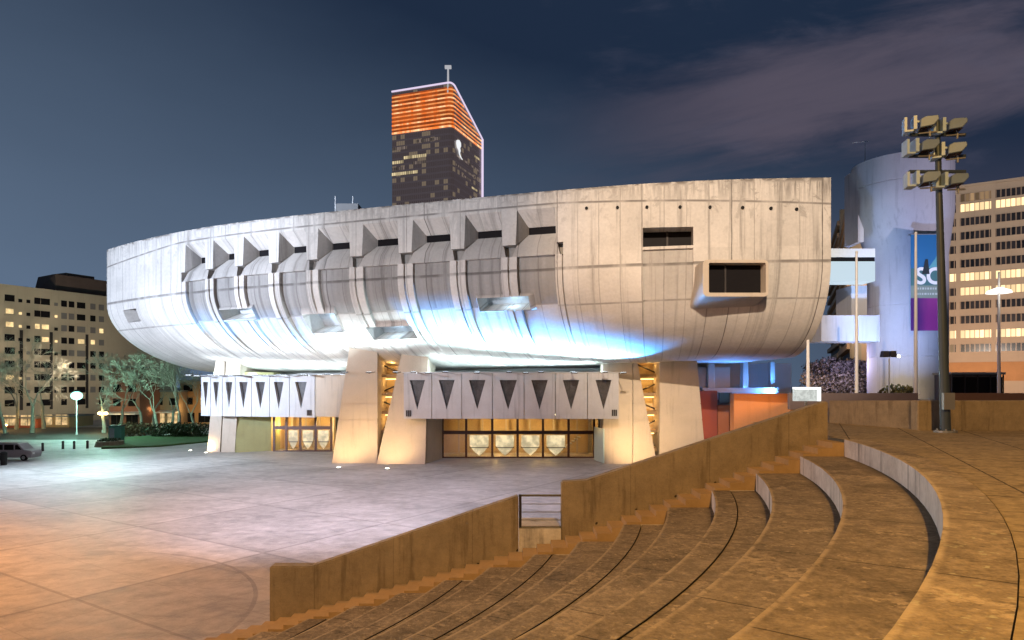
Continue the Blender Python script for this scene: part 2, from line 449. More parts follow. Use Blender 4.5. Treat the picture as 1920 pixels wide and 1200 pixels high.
def disp(p, v):
    dz = 0.0
    for a, c, e, g_ in OPEN:
        if a-.5 < p < c+.5 and e-.02 < v < g_+.02: return 0.0
    if 2.03 < v < 4.3 and RIB[0] < p < RIB[-1]:
        k = 1.0 if v < 3.5 else max(0, 1-(v-3.5)/.8)
        for i in range(len(RIB)-1):
            if RIB[i] <= p <= RIB[i+1]:
                wdt = RIB[i+1]-RIB[i]; fr = (p-RIB[i])/wdt
                e = min(fr, 1-fr)
                if e < .025: dz = -.28
                elif e < .15: dz = 0.0
                else: dz = -.42
        dz *= k
    if 2.0 < v < 3.9 and RW[0] < p < RW[1]:
        k = 1.0 if v < 3.3 else max(0, 1-(v-3.3)/.6); dz = -.30*k
    return dz
cols = set([100, 120, 145, 165] + list(np.linspace(165, 205, 13)) + list(np.linspace(205, 1558, 90)))
for i in range(len(RIB)-1):
    wdt = RIB[i+1]-RIB[i]
    for fr in (0, .024, .026, .149, .154, .28, .5, .82, .846, .851, .974, .976): cols.add(RIB[i]+wdt*fr)
cols.add(RIB[-1])
for o_ in OPEN: cols.add(o_[0]); cols.add(o_[1])
for e in RW: cols.add(e); cols.add(e+.3); cols.add(e-.3)
cols = sorted(cols)
cl = [cols[0]]
for c in cols[1:]:
    if c-cl[-1] > .08: cl.append(c)
cols = cl
rows = [0, .04, .5, 1, 1.085, rwv[0], 1.383, 1.51, 1.766, rwv[1], 2, 2.035, 2.06, 2.5, 3, 3.505, 3.515]+[3+i*.1 for i in range(1, 21)]
for o_ in OPEN: rows += [o_[2], o_[3]]
rows = sorted(rows)
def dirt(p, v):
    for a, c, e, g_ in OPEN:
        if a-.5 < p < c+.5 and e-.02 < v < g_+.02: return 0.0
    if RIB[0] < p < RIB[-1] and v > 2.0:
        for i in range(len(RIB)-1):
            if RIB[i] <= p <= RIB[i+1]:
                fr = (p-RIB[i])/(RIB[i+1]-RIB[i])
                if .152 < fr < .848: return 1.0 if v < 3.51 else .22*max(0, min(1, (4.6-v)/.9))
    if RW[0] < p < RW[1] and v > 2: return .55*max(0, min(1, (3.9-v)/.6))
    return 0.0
def shell_mat(darkening=0.0):
    m, nt, b = new_mat('shell_concrete' if not darkening else 'shaded_weathered_facet_concrete')
    uvn = nt.new('ShaderNodeTexCoord')
    uv = nt.xyz(uvn.outputs['UV']); o = uvn.outputs['Object']
    u, v = uv[0], uv[1]
    n1 = nt.noise(o, .25, 6, .6); n2 = nt.noise(o, 4.0, 5, .65)
    k = nt.m('ADD', 1.0, nt.m('ADD', nt.m('MULTIPLY', nt.m('SUBTRACT', n1, .5), .55), nt.m('MULTIPLY', nt.m('SUBTRACT', n2, .5), .30)))
    # panels between joints differ a little
    pid = nt.m('FLOOR', nt.m('DIVIDE', u, 1.9)); vid = nt.m('FLOOR', v)
    wn = nt.new('ShaderNodeTexWhiteNoise', noise_dimensions='2D'); nt.put(wn.inputs['Vector'], nt.comb(pid, vid, 0.0))
    k = nt.m('ADD', k, nt.m('MULTIPLY', nt.m('SUBTRACT', wn.outputs['Value'], .5), .10))
    wn1 = nt.new('ShaderNodeTexWhiteNoise', noise_dimensions='1D'); nt.put(wn1.inputs['W'], nt.m('FLOOR', nt.m('ADD', nt.m('DIVIDE', u, 1.9), .5)))
    wob = nt.m('MULTIPLY', nt.m('SUBTRACT', nt.noise(nt.comb(0.0, nt.m('MULTIPLY', v, 1.3), pid), 2.0, 3), .5), .10)
    fu = nt.m('ABSOLUTE', nt.m('SUBTRACT', nt.m('FRACT', nt.m('ADD', nt.m('DIVIDE', nt.m('ADD', u, wob), 1.9), .5)), .5))
    vj = nt.m('MULTIPLY', nt.m('SUBTRACT', 1.0, nt.ramp(fu, .010, .034)), nt.m('ADD', .40, nt.m('MULTIPLY', nt.m('POWER', wn1.outputs['Value'], 2.0), .75)))
    def hj(c, wd): return nt.m('SUBTRACT', 1.0, nt.ramp(nt.m('ABSOLUTE', nt.m('SUBTRACT', v, c)), wd*.4, wd))
    nbrk = nt.ramp(nt.noise(nt.comb(u, 0.0, 0.0), .35, 4), .32, .55)
    hjs = nt.m('MULTIPLY', nt.m('MAXIMUM', nt.m('MAXIMUM', hj(1.0, .045), hj(3.0, .05)), nt.m('MULTIPLY', hj(3.52, .018), .7)), nt.m('ADD', .18, nt.m('MULTIPLY', nbrk, .55)))
    # dark run-off stains below the roof edge and thin vertical drips
    top = nt.m('SUBTRACT', 1.0, nt.ramp(v, .0, 1.25))
    dr = nt.noise(nt.comb(nt.m('MULTIPLY', u, 2.6), nt.m('MULTIPLY', v, .35), 0.0), 1.0, 5, .65)
    dr2 = nt.noise(nt.comb(nt.m('MULTIPLY', u, .55), nt.m('MULTIPLY', v, 1.4), 5.0), 1.6, 6, .7, .6)
    rgt = nt.m('ADD', .4, nt.m('MULTIPLY', nt.ramp(u, 100.0, 130.0), .6))
    st = nt.m('MULTIPLY', nt.m('MULTIPLY', nt.ramp(dr, .43, .59), nt.m('POWER', top, .7)), nt.m('MULTIPLY', rgt, 1.0))
    st2 = nt.m('MULTIPLY', nt.m('MULTIPLY', nt.ramp(dr2, .53, .62), nt.m('SUBTRACT', 1.0, nt.ramp(v, .8, 2.2))), nt.m('MULTIPLY', rgt, .7))
    edge = nt.m('MULTIPLY', nt.m('SUBTRACT', 1.0, nt.ramp(v, .0, .30)), nt.m('MULTIPLY', nt.ramp(nt.noise(nt.comb(u, nt.m('MULTIPLY', v, 3.0), 2.0), 1.2, 5), .38, .58), .85))
    long = nt.m('MULTIPLY', nt.ramp(nt.noise(nt.comb(nt.m('MULTIPLY', u, 1.1), nt.m('MULTIPLY', v, .12), 9.0), 1.3, 6, .68), .50, .70), .55)
    dk = nt.m('MAXIMUM', nt.m('MAXIMUM', st, st2), nt.m('MAXIMUM', edge, long))
    dk = nt.m('MAXIMUM', dk, nt.m('MAXIMUM', nt.m('MULTIPLY', vj, .85), hjs))
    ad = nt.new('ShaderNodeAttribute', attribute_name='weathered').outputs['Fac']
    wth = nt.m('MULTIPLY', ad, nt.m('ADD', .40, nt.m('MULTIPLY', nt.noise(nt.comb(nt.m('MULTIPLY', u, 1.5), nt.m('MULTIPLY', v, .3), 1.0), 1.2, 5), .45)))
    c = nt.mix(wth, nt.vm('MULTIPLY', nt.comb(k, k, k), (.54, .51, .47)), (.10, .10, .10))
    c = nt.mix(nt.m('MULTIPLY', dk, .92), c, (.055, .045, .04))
    if darkening:  # painted shade on side facets and pockets, weathering on the sills
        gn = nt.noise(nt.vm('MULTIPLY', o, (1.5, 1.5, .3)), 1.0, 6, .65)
        c = nt.mix(nt.m('ADD', darkening*.75, nt.m('MULTIPLY', gn, darkening*.4)), c, (.115, .108, .104))
    nt.put(b.inputs['Base Color'], c); b.inputs['Roughness'].default_value = .8; b.inputs['Specular IOR Level'].default_value = .3
    bp = nt.new('ShaderNodeBump'); bp.inputs['Strength'].default_value = .3; bp.inputs['Distance'].default_value = .04
    nt.put(bp.inputs['Height'], nt.m('SUBTRACT', n2, nt.m('MULTIPLY', nt.m('MAXIMUM', vj, hjs), 1.0))); nt.l.new(bp.outputs[0], b.inputs['Normal'])
    return m
def build_shell():
    bm = bmesh.new(); uvl = bm.loops.layers.uv.new('UVMap'); wl = bm.verts.layers.float.new('weathered')
    vc = {}
    def vert(p, v, dsp=None):
        dd = disp(p, v) if dsp is None else dsp
        key = (round(p, 3), round(v, 4), round(dd, 3))
        if key not in vc:
            q = S(p, v, dd)-Vector((0, 75, 0)); nv = bm.verts.new(q); nv[wl] = dirt(p, v); vc[key] = (nv, (U(p), v))
        return vc[key]
    def face(vs, mi=0):
        seen = []
        for q in vs:
            if q[0] not in [s[0] for s in seen]: seen.append(q)
        if len(seen) < 3: return
        try: fc = bm.faces.new([q[0] for q in seen])
        except ValueError: return
        fc.material_index = mi
        for lp, q in zip(fc.loops, seen): lp[uvl].uv = q[1]
    inopen = lambda p, v: any(a < p < b_ and c < v < e for a, b_, c, e in OPEN)
    for i in range(len(cols)-1):
        for j in range(len(rows)-1):
            p0, p1, v0, v1 = cols[i], cols[i+1], rows[j], rows[j+1]
            if v1-v0 < 1e-5: continue
            pm, vm_ = (p0+p1)/2, (v0+v1)/2
            if inopen(pm, vm_): continue
            if RW[0] < pm < RW[1] and rwv[0] < vm_ < rwv[1]: continue
            if RIB[0] < pm < RIB[-1] and 1.085 < vm_ < 2.0: continue
            face([vert(p0, v0), vert(p0, v1), vert(p1, v1), vert(p1, v0)])
    # nine hooded embrasures with deep sloping facets
    for i in range(len(RIB)-1):
        a, c = RIB[i], RIB[i+1]; wd = c-a
        cs = [p for p in cols if a-.01 <= p <= c+.01]
        o0, o1, s0, s1 = a+.152*wd, c-.152*wd, a+.28*wd, c-.18*wd
        near = lambda x: min(cs, key=lambda q: abs(q-x))
        o0, o1, s0, s1 = near(o0), near(o1), near(s0), near(s1)
        T, Sa, Sb, Pb, Bt = 1.085, 1.37, 1.52, 1.766, 2.0
        DP = -1.5; DM = -.42; DR = -1.15
        b0, b1 = a+.125*wd, c-.125*wd          # opening at the foot of the fins
        e0, e1 = a+.06*wd, c-.06*wd            # shoulders of the sill
        for x0, x1, xb, xe in ((a, o0, b0, e0), (c, o1, b1, e1)):
            lo_, hi_ = min(x0, x1), max(x0, x1); seg = [p for p in cs if lo_-.01 <= p <= hi_+.01]
            if x0 > x1: seg = seg[::-1]
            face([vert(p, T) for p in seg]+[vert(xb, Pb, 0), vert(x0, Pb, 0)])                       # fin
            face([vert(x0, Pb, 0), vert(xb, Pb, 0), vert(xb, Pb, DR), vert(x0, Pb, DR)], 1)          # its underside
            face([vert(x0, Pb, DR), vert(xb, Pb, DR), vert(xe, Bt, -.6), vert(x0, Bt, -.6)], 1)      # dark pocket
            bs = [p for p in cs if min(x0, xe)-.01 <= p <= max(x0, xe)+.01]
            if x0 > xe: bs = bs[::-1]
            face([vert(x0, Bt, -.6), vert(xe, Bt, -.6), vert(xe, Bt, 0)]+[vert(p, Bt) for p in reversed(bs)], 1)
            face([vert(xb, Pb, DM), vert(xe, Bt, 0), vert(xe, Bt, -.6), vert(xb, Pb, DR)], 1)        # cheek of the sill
        for pe, on in ((a, i == 0), (c, i == len(RIB)-2)):
            if on: face([vert(pe, Pb, 0), vert(pe, Pb, DR), vert(pe, Bt, -.6), vert(pe, Bt)])
        # hood
        face([vert(o0, T), vert(s0, Sa, DP), vert(s1, Sa, DP), vert(o1, T)]+[vert(p, T) for p in reversed(cs) if o0+.01 < p < o1-.01], 0)
        # sides
        for xo, xb, xs in ((o0, b0, s0), (o1, b1, s1)):
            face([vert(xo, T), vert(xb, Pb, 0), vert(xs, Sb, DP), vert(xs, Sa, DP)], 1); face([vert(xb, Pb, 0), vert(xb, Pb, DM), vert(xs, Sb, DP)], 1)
        # bulging sill
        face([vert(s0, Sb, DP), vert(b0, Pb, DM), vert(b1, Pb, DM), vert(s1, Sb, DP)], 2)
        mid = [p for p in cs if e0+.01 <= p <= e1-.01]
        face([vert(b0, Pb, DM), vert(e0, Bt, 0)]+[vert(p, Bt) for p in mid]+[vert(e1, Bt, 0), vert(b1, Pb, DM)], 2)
        # slot reveal
        for q0, q1, w0, w1 in ((s0, s1, Sa, Sa), (s0, s1, Sb, Sb)):
            face([vert(q0, w0, DP), vert(q0, w0, DP-1.2), vert(q1, w1, DP-1.2), vert(q1, w1, DP)])
        for q0 in (s0, s1):
            face([vert(q0, Sa, DP), vert(q0, Sb, DP), vert(q0, Sb, DP-1.2), vert(q0, Sa, DP-1.2)])
        g = MB(); g.poly([S(s0, Sa, DP-.12), S(s0, Sb, DP-.12), S(s1, Sb, DP-.12), S(s1, Sa, DP-.12)]); SLOTS.append(g)
    # reveals of the lower openings
    for (a, c, e, g_) in OPEN:
        cs = [p for p in cols if a-.01 <= p <= c+.01]
        rs = [v for v in rows if e-1e-4 <= v <= g_+1e-4]
        ring = [(p, e) for p in cs]+[(c, v) for v in rs]+[(p, g_) for p in reversed(cs)]+[(a, v) for v in reversed(rs)]
        n = plan((a+c)/2)[1]; D = Vector((-n.x*2.6, -n.y*2.6, 1.1))
        back = []
        for (p, v) in ring:
            q = vert(p, v); nv = bm.verts.new(q[0].co+D); nv[wl] = 0; back.append((nv, q[1]))
        for k in range(len(ring)-1):
            face([vert(*ring[k]), back[k], back[k+1], vert(*ring[k+1])])
        f_ = [Vector(q[0].co)+Vector((0, 75, 0))-D*.12 for q in back]
        OPW.append(f_)
    # reveal of the recessed window
    a, c = RW; e, g_ = rwv
    cs = [p for p in cols if a-.01 <= p <= c+.01]
    ring = [(p, e) for p in cs]+[(p, g_) for p in reversed(cs)]
    for k in range(len(ring)):
        q0, q1 = ring[k], ring[(k+1) % len(ring)]
        face([vert(*q0), vert(*q0, -2.4), vert(*q1, -2.4), vert(*q1)])
    # end wall, roof, back and underside
    prof = [vert(cols[-1], v) for v in rows]; ex = []
    for q in prof:
        x, y, z = q[0].co; nv = bm.verts.new((x-.8, 30, z)); ex.append((nv, q[1]))
    for k in range(len(prof)-1): face([prof[k], prof[k+1], ex[k+1], ex[k]])
    tops = [vert(p, 0) for p in cols]; bots = [vert(p, rows[-1]) for p in cols]
    tb = []; bb = []
    for q, r_ in zip(tops, bots):
        x, y, z = q[0].co; nv = bm.verts.new((x, max(y, 29.9)+.1, z-.5)); tb.append((nv, (q[1][0], 5)))
        x, y, z = r_[0].co; nv = bm.verts.new((x, y+22, z)); bb.append((nv, (r_[1][0], 5.5)))
    for k in range(len(cols)-1):
        face([tops[k+1], tb[k+1], tb[k], tops[k]]); face([bots[k], bb[k], bb[k+1], bots[k+1]])
    bmesh.ops.recalc_face_normals(bm, faces=bm.faces)
    me = bpy.data.meshes.new('shell'); bm.to_mesh(me); bm.free()
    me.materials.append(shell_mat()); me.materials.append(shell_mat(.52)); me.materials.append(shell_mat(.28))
    for p in me.polygons: p.use_smooth = True
    me.set_sharp_from_angle(angle=R(28))
    o = bpy.data.objects.new('shell', me); C.objects.link(o); o.parent = hall; ORG['shell'] = Vector((0, 75, 0))
    return o
SLOTS = []; OPW = []
shell = build_shell()
for g in SLOTS: g.build('slot_window', M['dark_glass'], hall)
pal = panes('pale_glazing', (.5, .55, .6), (.6, .8, 1), 0, 1.1, 9)
for k, f_ in enumerate(OPW):
    fc = sum(f_, Vector())/len(f_); nn = plan(sum(OPEN[k][:2])/2)[1]
    if k < 4: point('soffit_fill', (fc.x+nn.x*.9, fc.y+nn.y*.9, fc.z-.4), 1.7, 1.2, (.50, .76, 1.0), .1)  # added fill light that brightens the inside of each opening
    g = MB(); g.poly(f_); g.build('soffit_window', M['canopy'] if k < 4 else M['dark_glass'], hall)
# recessed window glazing
g = MB(); g.poly([S(RW[0]-1, rwv[0]-.02, -1.9), S(RW[0]-1, rwv[1]+.02, -1.9), S(RW[1]+1, rwv[1]+.02, -1.9), S(RW[1]+1, rwv[0]-.02, -1.9)])
o = g.build('recessed_window', M['dark_glass'], hall)
g = MB(); a_ = S(1252, rwv[0], -1.85); b_ = S(1252, rwv[1], -1.85)
g.box(a_.x-.08, a_.x+.08, a_.y-.08, a_.y+.02, b_.z, a_.z); g.build('mullion', M['dark_metal'], o)
# projecting window box on the right
def proj_window():
    Yf = 56.9; x0, x1 = Xp(1318, Yf), Xp(1441, Yf); z1, z0 = Zp(487, Yf), Zp(556, Yf)
    def rr(x0, x1, z0, z1, r, n=4):
        o = []
        for cx, cz, a0 in ((x1-r, z1-r, 0), (x0+r, z1-r, 90), (x0+r, z0+r, 180), (x1-r, z0+r, 270)):
            for k in range(n+1):
                a = R(a0+90*k/n); o.append((cx+r*math.cos(a), cz+r*math.sin(a)))
        return o
    out = rr(x0, x1, z0, z1, .38); inn = rr(x0+.5, x1-.22, z0+.32, z1-.25, .12)
    ob = rr(x0-.35, x1+.1, z0-1.3, z1+.1, .5)
    b = MB(); n = len(out)
    for k in range(n):
        k2 = (k+1) % n
        b.poly([(*_3(out[k], Yf),), _3(out[k2], Yf), _3(inn[k2], Yf), _3(inn[k], Yf)])
        b.poly([_3(inn[k], Yf), _3(inn[k2], Yf), _3(inn[k2], Yf+1.5), _3(inn[k], Yf+1.5)])
        b.poly([_3(out[k2], Yf), _3(out[k], Yf), _3(ob[k], Yf+6.5), _3(ob[k2], Yf+6.5)])
    o = b.build('window_box', M['pillar'], hall, smooth=35)
    b = MB(); b.poly([_3(q, Yf+1.2) for q in inn]); b.build('pane', M['dark_glass'], o)
    b = MB(); xm = x0*.6+x1*.4; b.box(xm-.07, xm+.07, Yf+1.0, Yf+1.15, z0+.3, z1-.2); b.build('mullion', M['dark_metal'], o)
def _3(q, y): return (q[0], y, q[1])
proj_window()
# little spouts under the joint line
for px in (1100, 1158, 1213, 1275, 1331, 1392, 1445, 1493):
    P, n, B = plan(px); z = j1(px)-.62
    g = MB(); g.tube((P.x-n.x*.2, P.y-n.y*.2, z), (P.x+n.x*.16, P.y+n.y*.16, z), .14, .14, 8); g.build('drain_spout', M['black'], hall)
# roof plant
g = MB(); q = Wp(650, 384, 78); g.box(q.x-1.2, q.x+1.3, 78, 81, ZT-.6, q.z+.15); rp = g.build('roof_hut', M['roofing'], hall)
for px in (627, 660):
    q = Wp(px, 366, 78); g = MB(); g.tube((q.x, q.y+.4, ZT-.5), (q.x, q.y+.4, q.z), .06, .06, 6); g.build('mast', M['white_metal'], rp)

# pillars ------------------------------------------------------------
def pillar(bl, br, tl, tr, Yb, Yt, depth, zt=13.2, name='pillar', right_y=None):
    zt_ = zt
    b = MB()
    # frontal face split in three courses for the shuttering joints
    bot = [(Xp(bl, Yb), Yb), (Xp(br, Yb), Yb), (Xp(br, Yb)+.3, Yb+depth), (Xp(bl, Yb)+.3, Yb+depth)]
    top = [(Xp(tl, Yt), Yt), (Xp(tr, Yt), Yt), (Xp(tr, Yt)+.3, Yt+depth), (Xp(tl, Yt)+.3, Yt+depth)]
    cuts = [0, .365, .372, .50, .507, 1.0]
    lerp = lambda f_: [(a[0]*(1-f_)+c[0]*f_, a[1]*(1-f_)+c[1]*f_) for a, c in zip(bot, top)]
    def inset(pl, k):
        cx = sum(p[0] for p in pl)/4; cy = sum(p[1] for p in pl)/4
        return [(p[0]+(cx-p[0])/max(.1, math.hypot(cx-p[0], cy-p[1]))*k, p[1]+(cy-p[1])/max(.1, math.hypot(cx-p[0], cy-p[1]))*k) for p in pl]
    for k, (f0, f1) in enumerate(zip(cuts, cuts[1:])):
        a, c = lerp(f0), lerp(f1)
        if k % 2: a, c = inset(a, .06), inset(c, .06)
        b.hexa(a, f0*zt_, c, f1*zt_)
    return b.build(name, M['pillar'], hall)
pillar(622, 707.5, 656, 707.5, 75.6, 75.2, 7)
pillar(706, 797, 757, 803, 74.8, 75.0, 5)
pillar(1131, 1186, 1131, 1186, 75.2, 75.0, 5)
pillar(1187, 1232, 1187.5, 1188.5, 75.0, 74.9, 5)
pillar(1237, 1324, 1237, 1304, 75.0, 74.6, 6)
pillar(388, 412, 406, 423, 88.2, 86.5, 5)
pillar(414.5, 440, 425, 452, 87.9, 86.2, 5)
# flank wall behind the left pair and beside the doors
g = MB(); g.hexa([(Xp(441, 87.6), 87.6), (Xp(513, 90), 90), (Xp(513, 90)+.2, 92), (Xp(441, 87.6)+.2, 92)], 0,
                 [(Xp(449, 87.6), 87.6), (Xp(513, 90), 90), (Xp(513, 90)+.2, 92), (Xp(449, 87.6)+.2, 92)], 10.4)
g.build('flank_wall', concrete('yellowed_concrete', (.36, .35, .17), .18, .4, .8, .2, .2), hall)
g = MB(); g.hexa([(Xp(799, 75.2), 75.4), (Xp(829, 80.5), 80.6), (Xp(829, 80.5)-.6, 81.4), (Xp(799, 75.2)-.6, 80)], 0,
                 [(Xp(804, 75.2), 75.4), (Xp(829, 80.5), 80.6), (Xp(829, 80.5)-.6, 81.4), (Xp(804, 75.2)-.6, 80)], 9.8)
g.build('flank_wall', M['pillar'], hall)
# solid core behind everything
g = MB(); g.hexa([(-37, 97), (27, 84), (27, 99), (-37, 99)], 0, [(-37, 97), (27, 84), (27, 99), (-37, 99)], 10.9); g.build('core_wall', M['underside'], hall)

# canopies with inverted triangular windows ------------------------------
def canopy(x0, y0, x1, y1, z0, z1, tris, depth, name='canopy', endcap=None):
    """front panel from (x0,y0) to (x1,y1); tris = list of (f0,f1) fractions of the width"""
    t = Vector((x1-x0, y1-y0)); Ln = t.length; t.normalize(); n = Vector((t.y, -t.x))
    P3 = lambda s, z, dd=0: (x0+t.x*s-n.x*dd, y0+t.y*s-n.y*dd, z)
    b = MB(); edges = [0]
    zt, zbm = z1-.72, z0+.98
    for (f0, f1) in tris:
        a, c = f0*Ln, f1*Ln; m_ = (a+c)/2
        nx = edges[-1]
        edges.append(c)
    cuts = [0.0]
    for i in range(len(tris)-1): cuts.append((tris[i][1]+tris[i+1][0])/2*Ln)
    cuts.append(Ln)
    subs = []
    for i, (f0, f1) in enumerate(tris):
        a, c = f0*Ln, f1*Ln; m_ = (a+c)/2; l, r = cuts[i]+.035, cuts[i+1]-.035
        if i == 0: l = 0
        if i == len(tris)-1: r = Ln
        for q in ([(l, z1), (a, zt), (c, zt), (r, z1)], [(l, z1), (l, z0), (m_, zbm), (a, zt)], [(l, z0), (r, z0), (m_, zbm)], [(r, z0), (r, z1), (c, zt), (m_, zbm)]):
            b.poly([P3(s, z) for s, z in q])
        for q0, q1 in (((a, zt), (c, zt)), ((c, zt), (m_, zbm)), ((m_, zbm), (a, zt))):
            b.poly([P3(*q0), P3(*q1), P3(*q1, .5), P3(*q0, .5)])
        for s_ in (l, r):
            b.poly([P3(s_, z0), P3(s_, z1), P3(s_, z1, .12), P3(s_, z0, .12)])
        g = MB(); g.poly([P3(a, zt, .42), P3(m_, zbm, .42), P3(c, zt, .42)]); subs.append(g)
    # body behind the panels
    b.poly([P3(0, z0), P3(0, z1), P3(0, z1, depth), P3(0, z0, depth)]); b.poly([P3(Ln, z0), P3(Ln, z1), P3(Ln, z1, depth), P3(Ln, z0, depth)])
    b.poly([P3(0, z0+.02), P3(Ln, z0+.02), P3(Ln, z0+.02, depth), P3(0, z0+.02, depth)]); b.poly([P3(0, z1-.02), P3(Ln, z1-.02), P3(Ln, z1-.02, depth), P3(0, z1-.02, depth)])
    o = b.build(name, M['canopy'], hall, merge=True)
    for g in subs: g.build('triangular_window', M['tri'], o)
    # coping lip
    g = MB(); g.hexa([P3(-.05, 0, -.06)[:2], P3(Ln+.05, 0, -.06)[:2], P3(Ln+.05, 0, .35)[:2], P3(-.05, 0, .35)[:2]], z1+.003, [P3(-.05, 0, -.06)[:2], P3(Ln+.05, 0, -.06)[:2], P3(Ln+.05, 0, .35)[:2], P3(-.05, 0, .35)[:2]], z1+.13)
    g.build('coping', M['steel'], o)
    return o
M['tri'] = concrete('triangle_glazing', (.055, .05, .05), 1.1, 1.1, .35, 0, .5)
def fr(xs, a, b_): return [((p-a)/(b_-a), (q-a)/(b_-a)) for p, q in xs]
canopy(Xp(757, 73), 73, Xp(1160, 72.4), 72.4, Zp(785, 73), Zp(700, 73),
       fr([(768, 797), (823, 853), (880, 911), (937, 970), (997, 1028), (1056, 1087), (1117, 1147)], 757, 1160), 8.2)
canopy(Xp(377, 84), 84, Xp(590, 79.5), 79.5, Zp(781, 82), Zp(705, 82),
       fr([(381, 391), (401, 412), (425, 438), (451, 467), (482, 500), (516, 534), (555, 576)], 377, 590), 9)
g = MB(); A_, B_ = (Xp(591, 79.5), 79.5), (Xp(648, 76.2), 76.6)
g.hexa([A_, (Xp(641, 76.6), 76.8), (-17, 83), (-22, 84)], Zp(781, 79.4), [A_, (Xp(651, 76.6), 76.6), (-17, 83), (-22, 84)], Zp(703, 79.4)); g.build('canopy_return', M['pillar'], hall, bevel=.04)
# plaques on the canopies
for px, py, Y in ((766, 775, 72.85), (1152, 774, 72.3), (580, 774, 79.6)):
    q = Wp(px, py, Y); g = MB()
    for k in (-1, 0, 1): g.box(q.x+k*.2-.07, q.x+k*.2+.07, q.y-.08, q.y+.3, q.z-.33, q.z+.33)
    g.build('plaque', M['dark_metal'], hall)

# stair slits between the pillars: warm landings
lm = glow('stair_glow', (1.0, .52, .13), .55, .7, 1.2)
for (pxa, pxb, pbot, Y0) in ((708, 757, 708, 77.5), (1188, 1238, 1235, 77.0)):
    g = MB(); g.box(Xp(pxa-12, Y0+2.5), Xp(pxb+12, Y0+2.5), Y0+2.5, Y0+2.8, 0, 12.6); o = g.build('stairwell', M['warm_wall'], hall)
    for k in range(6):
        z = 1.2+k*2.1
        g = MB(); g.box(Xp(pxa-6, Y0), Xp(pxb+6, Y0), Y0, Y0+2.45, z, z+.32); g.build('landing', concrete('landing_concrete', (.38, .26, .14), .2), o)
        g = MB(); xa = Xp(pxa+6, Y0+1); xb = Xp(pxb-2, Y0+1)
        a, c = (xa, xb) if k % 2 else (xb, xa)
        g.tube((a, Y0+1.2, z+.35), (c, Y0+1.2, z+1.5), .10, .10, 6); g.build('handrail', M['dark_metal'], o)
        g = MB(); g.box(xa, xb-.4, Y0+1.9, Y0+2.1, z+1.85, z+1.93); g.build('lamp', M['lamp_stair'] if 'lamp_stair' in M else M.setdefault('lamp_stair', glow('stair_lamp', (1, .66, .25), 5)), o)
        point('stair_light', ((xa+xb)/2, Y0+.9, z+1.5), .62, 1.5, (1.0, .56, .16), .15)

# entrances ------------------------------------------------------------
def glass_mat():
    m = bpy.data.materials.new('door_glass'); m.use_nodes = True; nt = NT(m.node_tree); m.node_tree.nodes.clear()
    t = nt.new('ShaderNodeBsdfTransparent'); t.inputs[0].default_value = (.82, .80, .76, 1)
    gl = nt.new('ShaderNodeBsdfGlossy'); gl.inputs['Roughness'].default_value = .04
    fz = nt.new('ShaderNodeFresnel'); fz.inputs[0].default_value = 1.5
    mx = nt.new('ShaderNodeMixShader'); nt.l.new(fz.outputs[0], mx.inputs[0]); nt.l.new(t.outputs[0], mx.inputs[1]); nt.l.new(gl.outputs[0], mx.inputs[2])
    nt.l.new(mx.outputs[0], nt.new('ShaderNodeOutputMaterial').inputs[0]); return m
M['glass'] = glass_mat()
M['sticker'] = glow('lit_door_print', (1.0, .82, .48), 1.0, .5, .9)
M['foyer'] = glow('foyer_ceiling_lamp', (1, .78, .42), 9)
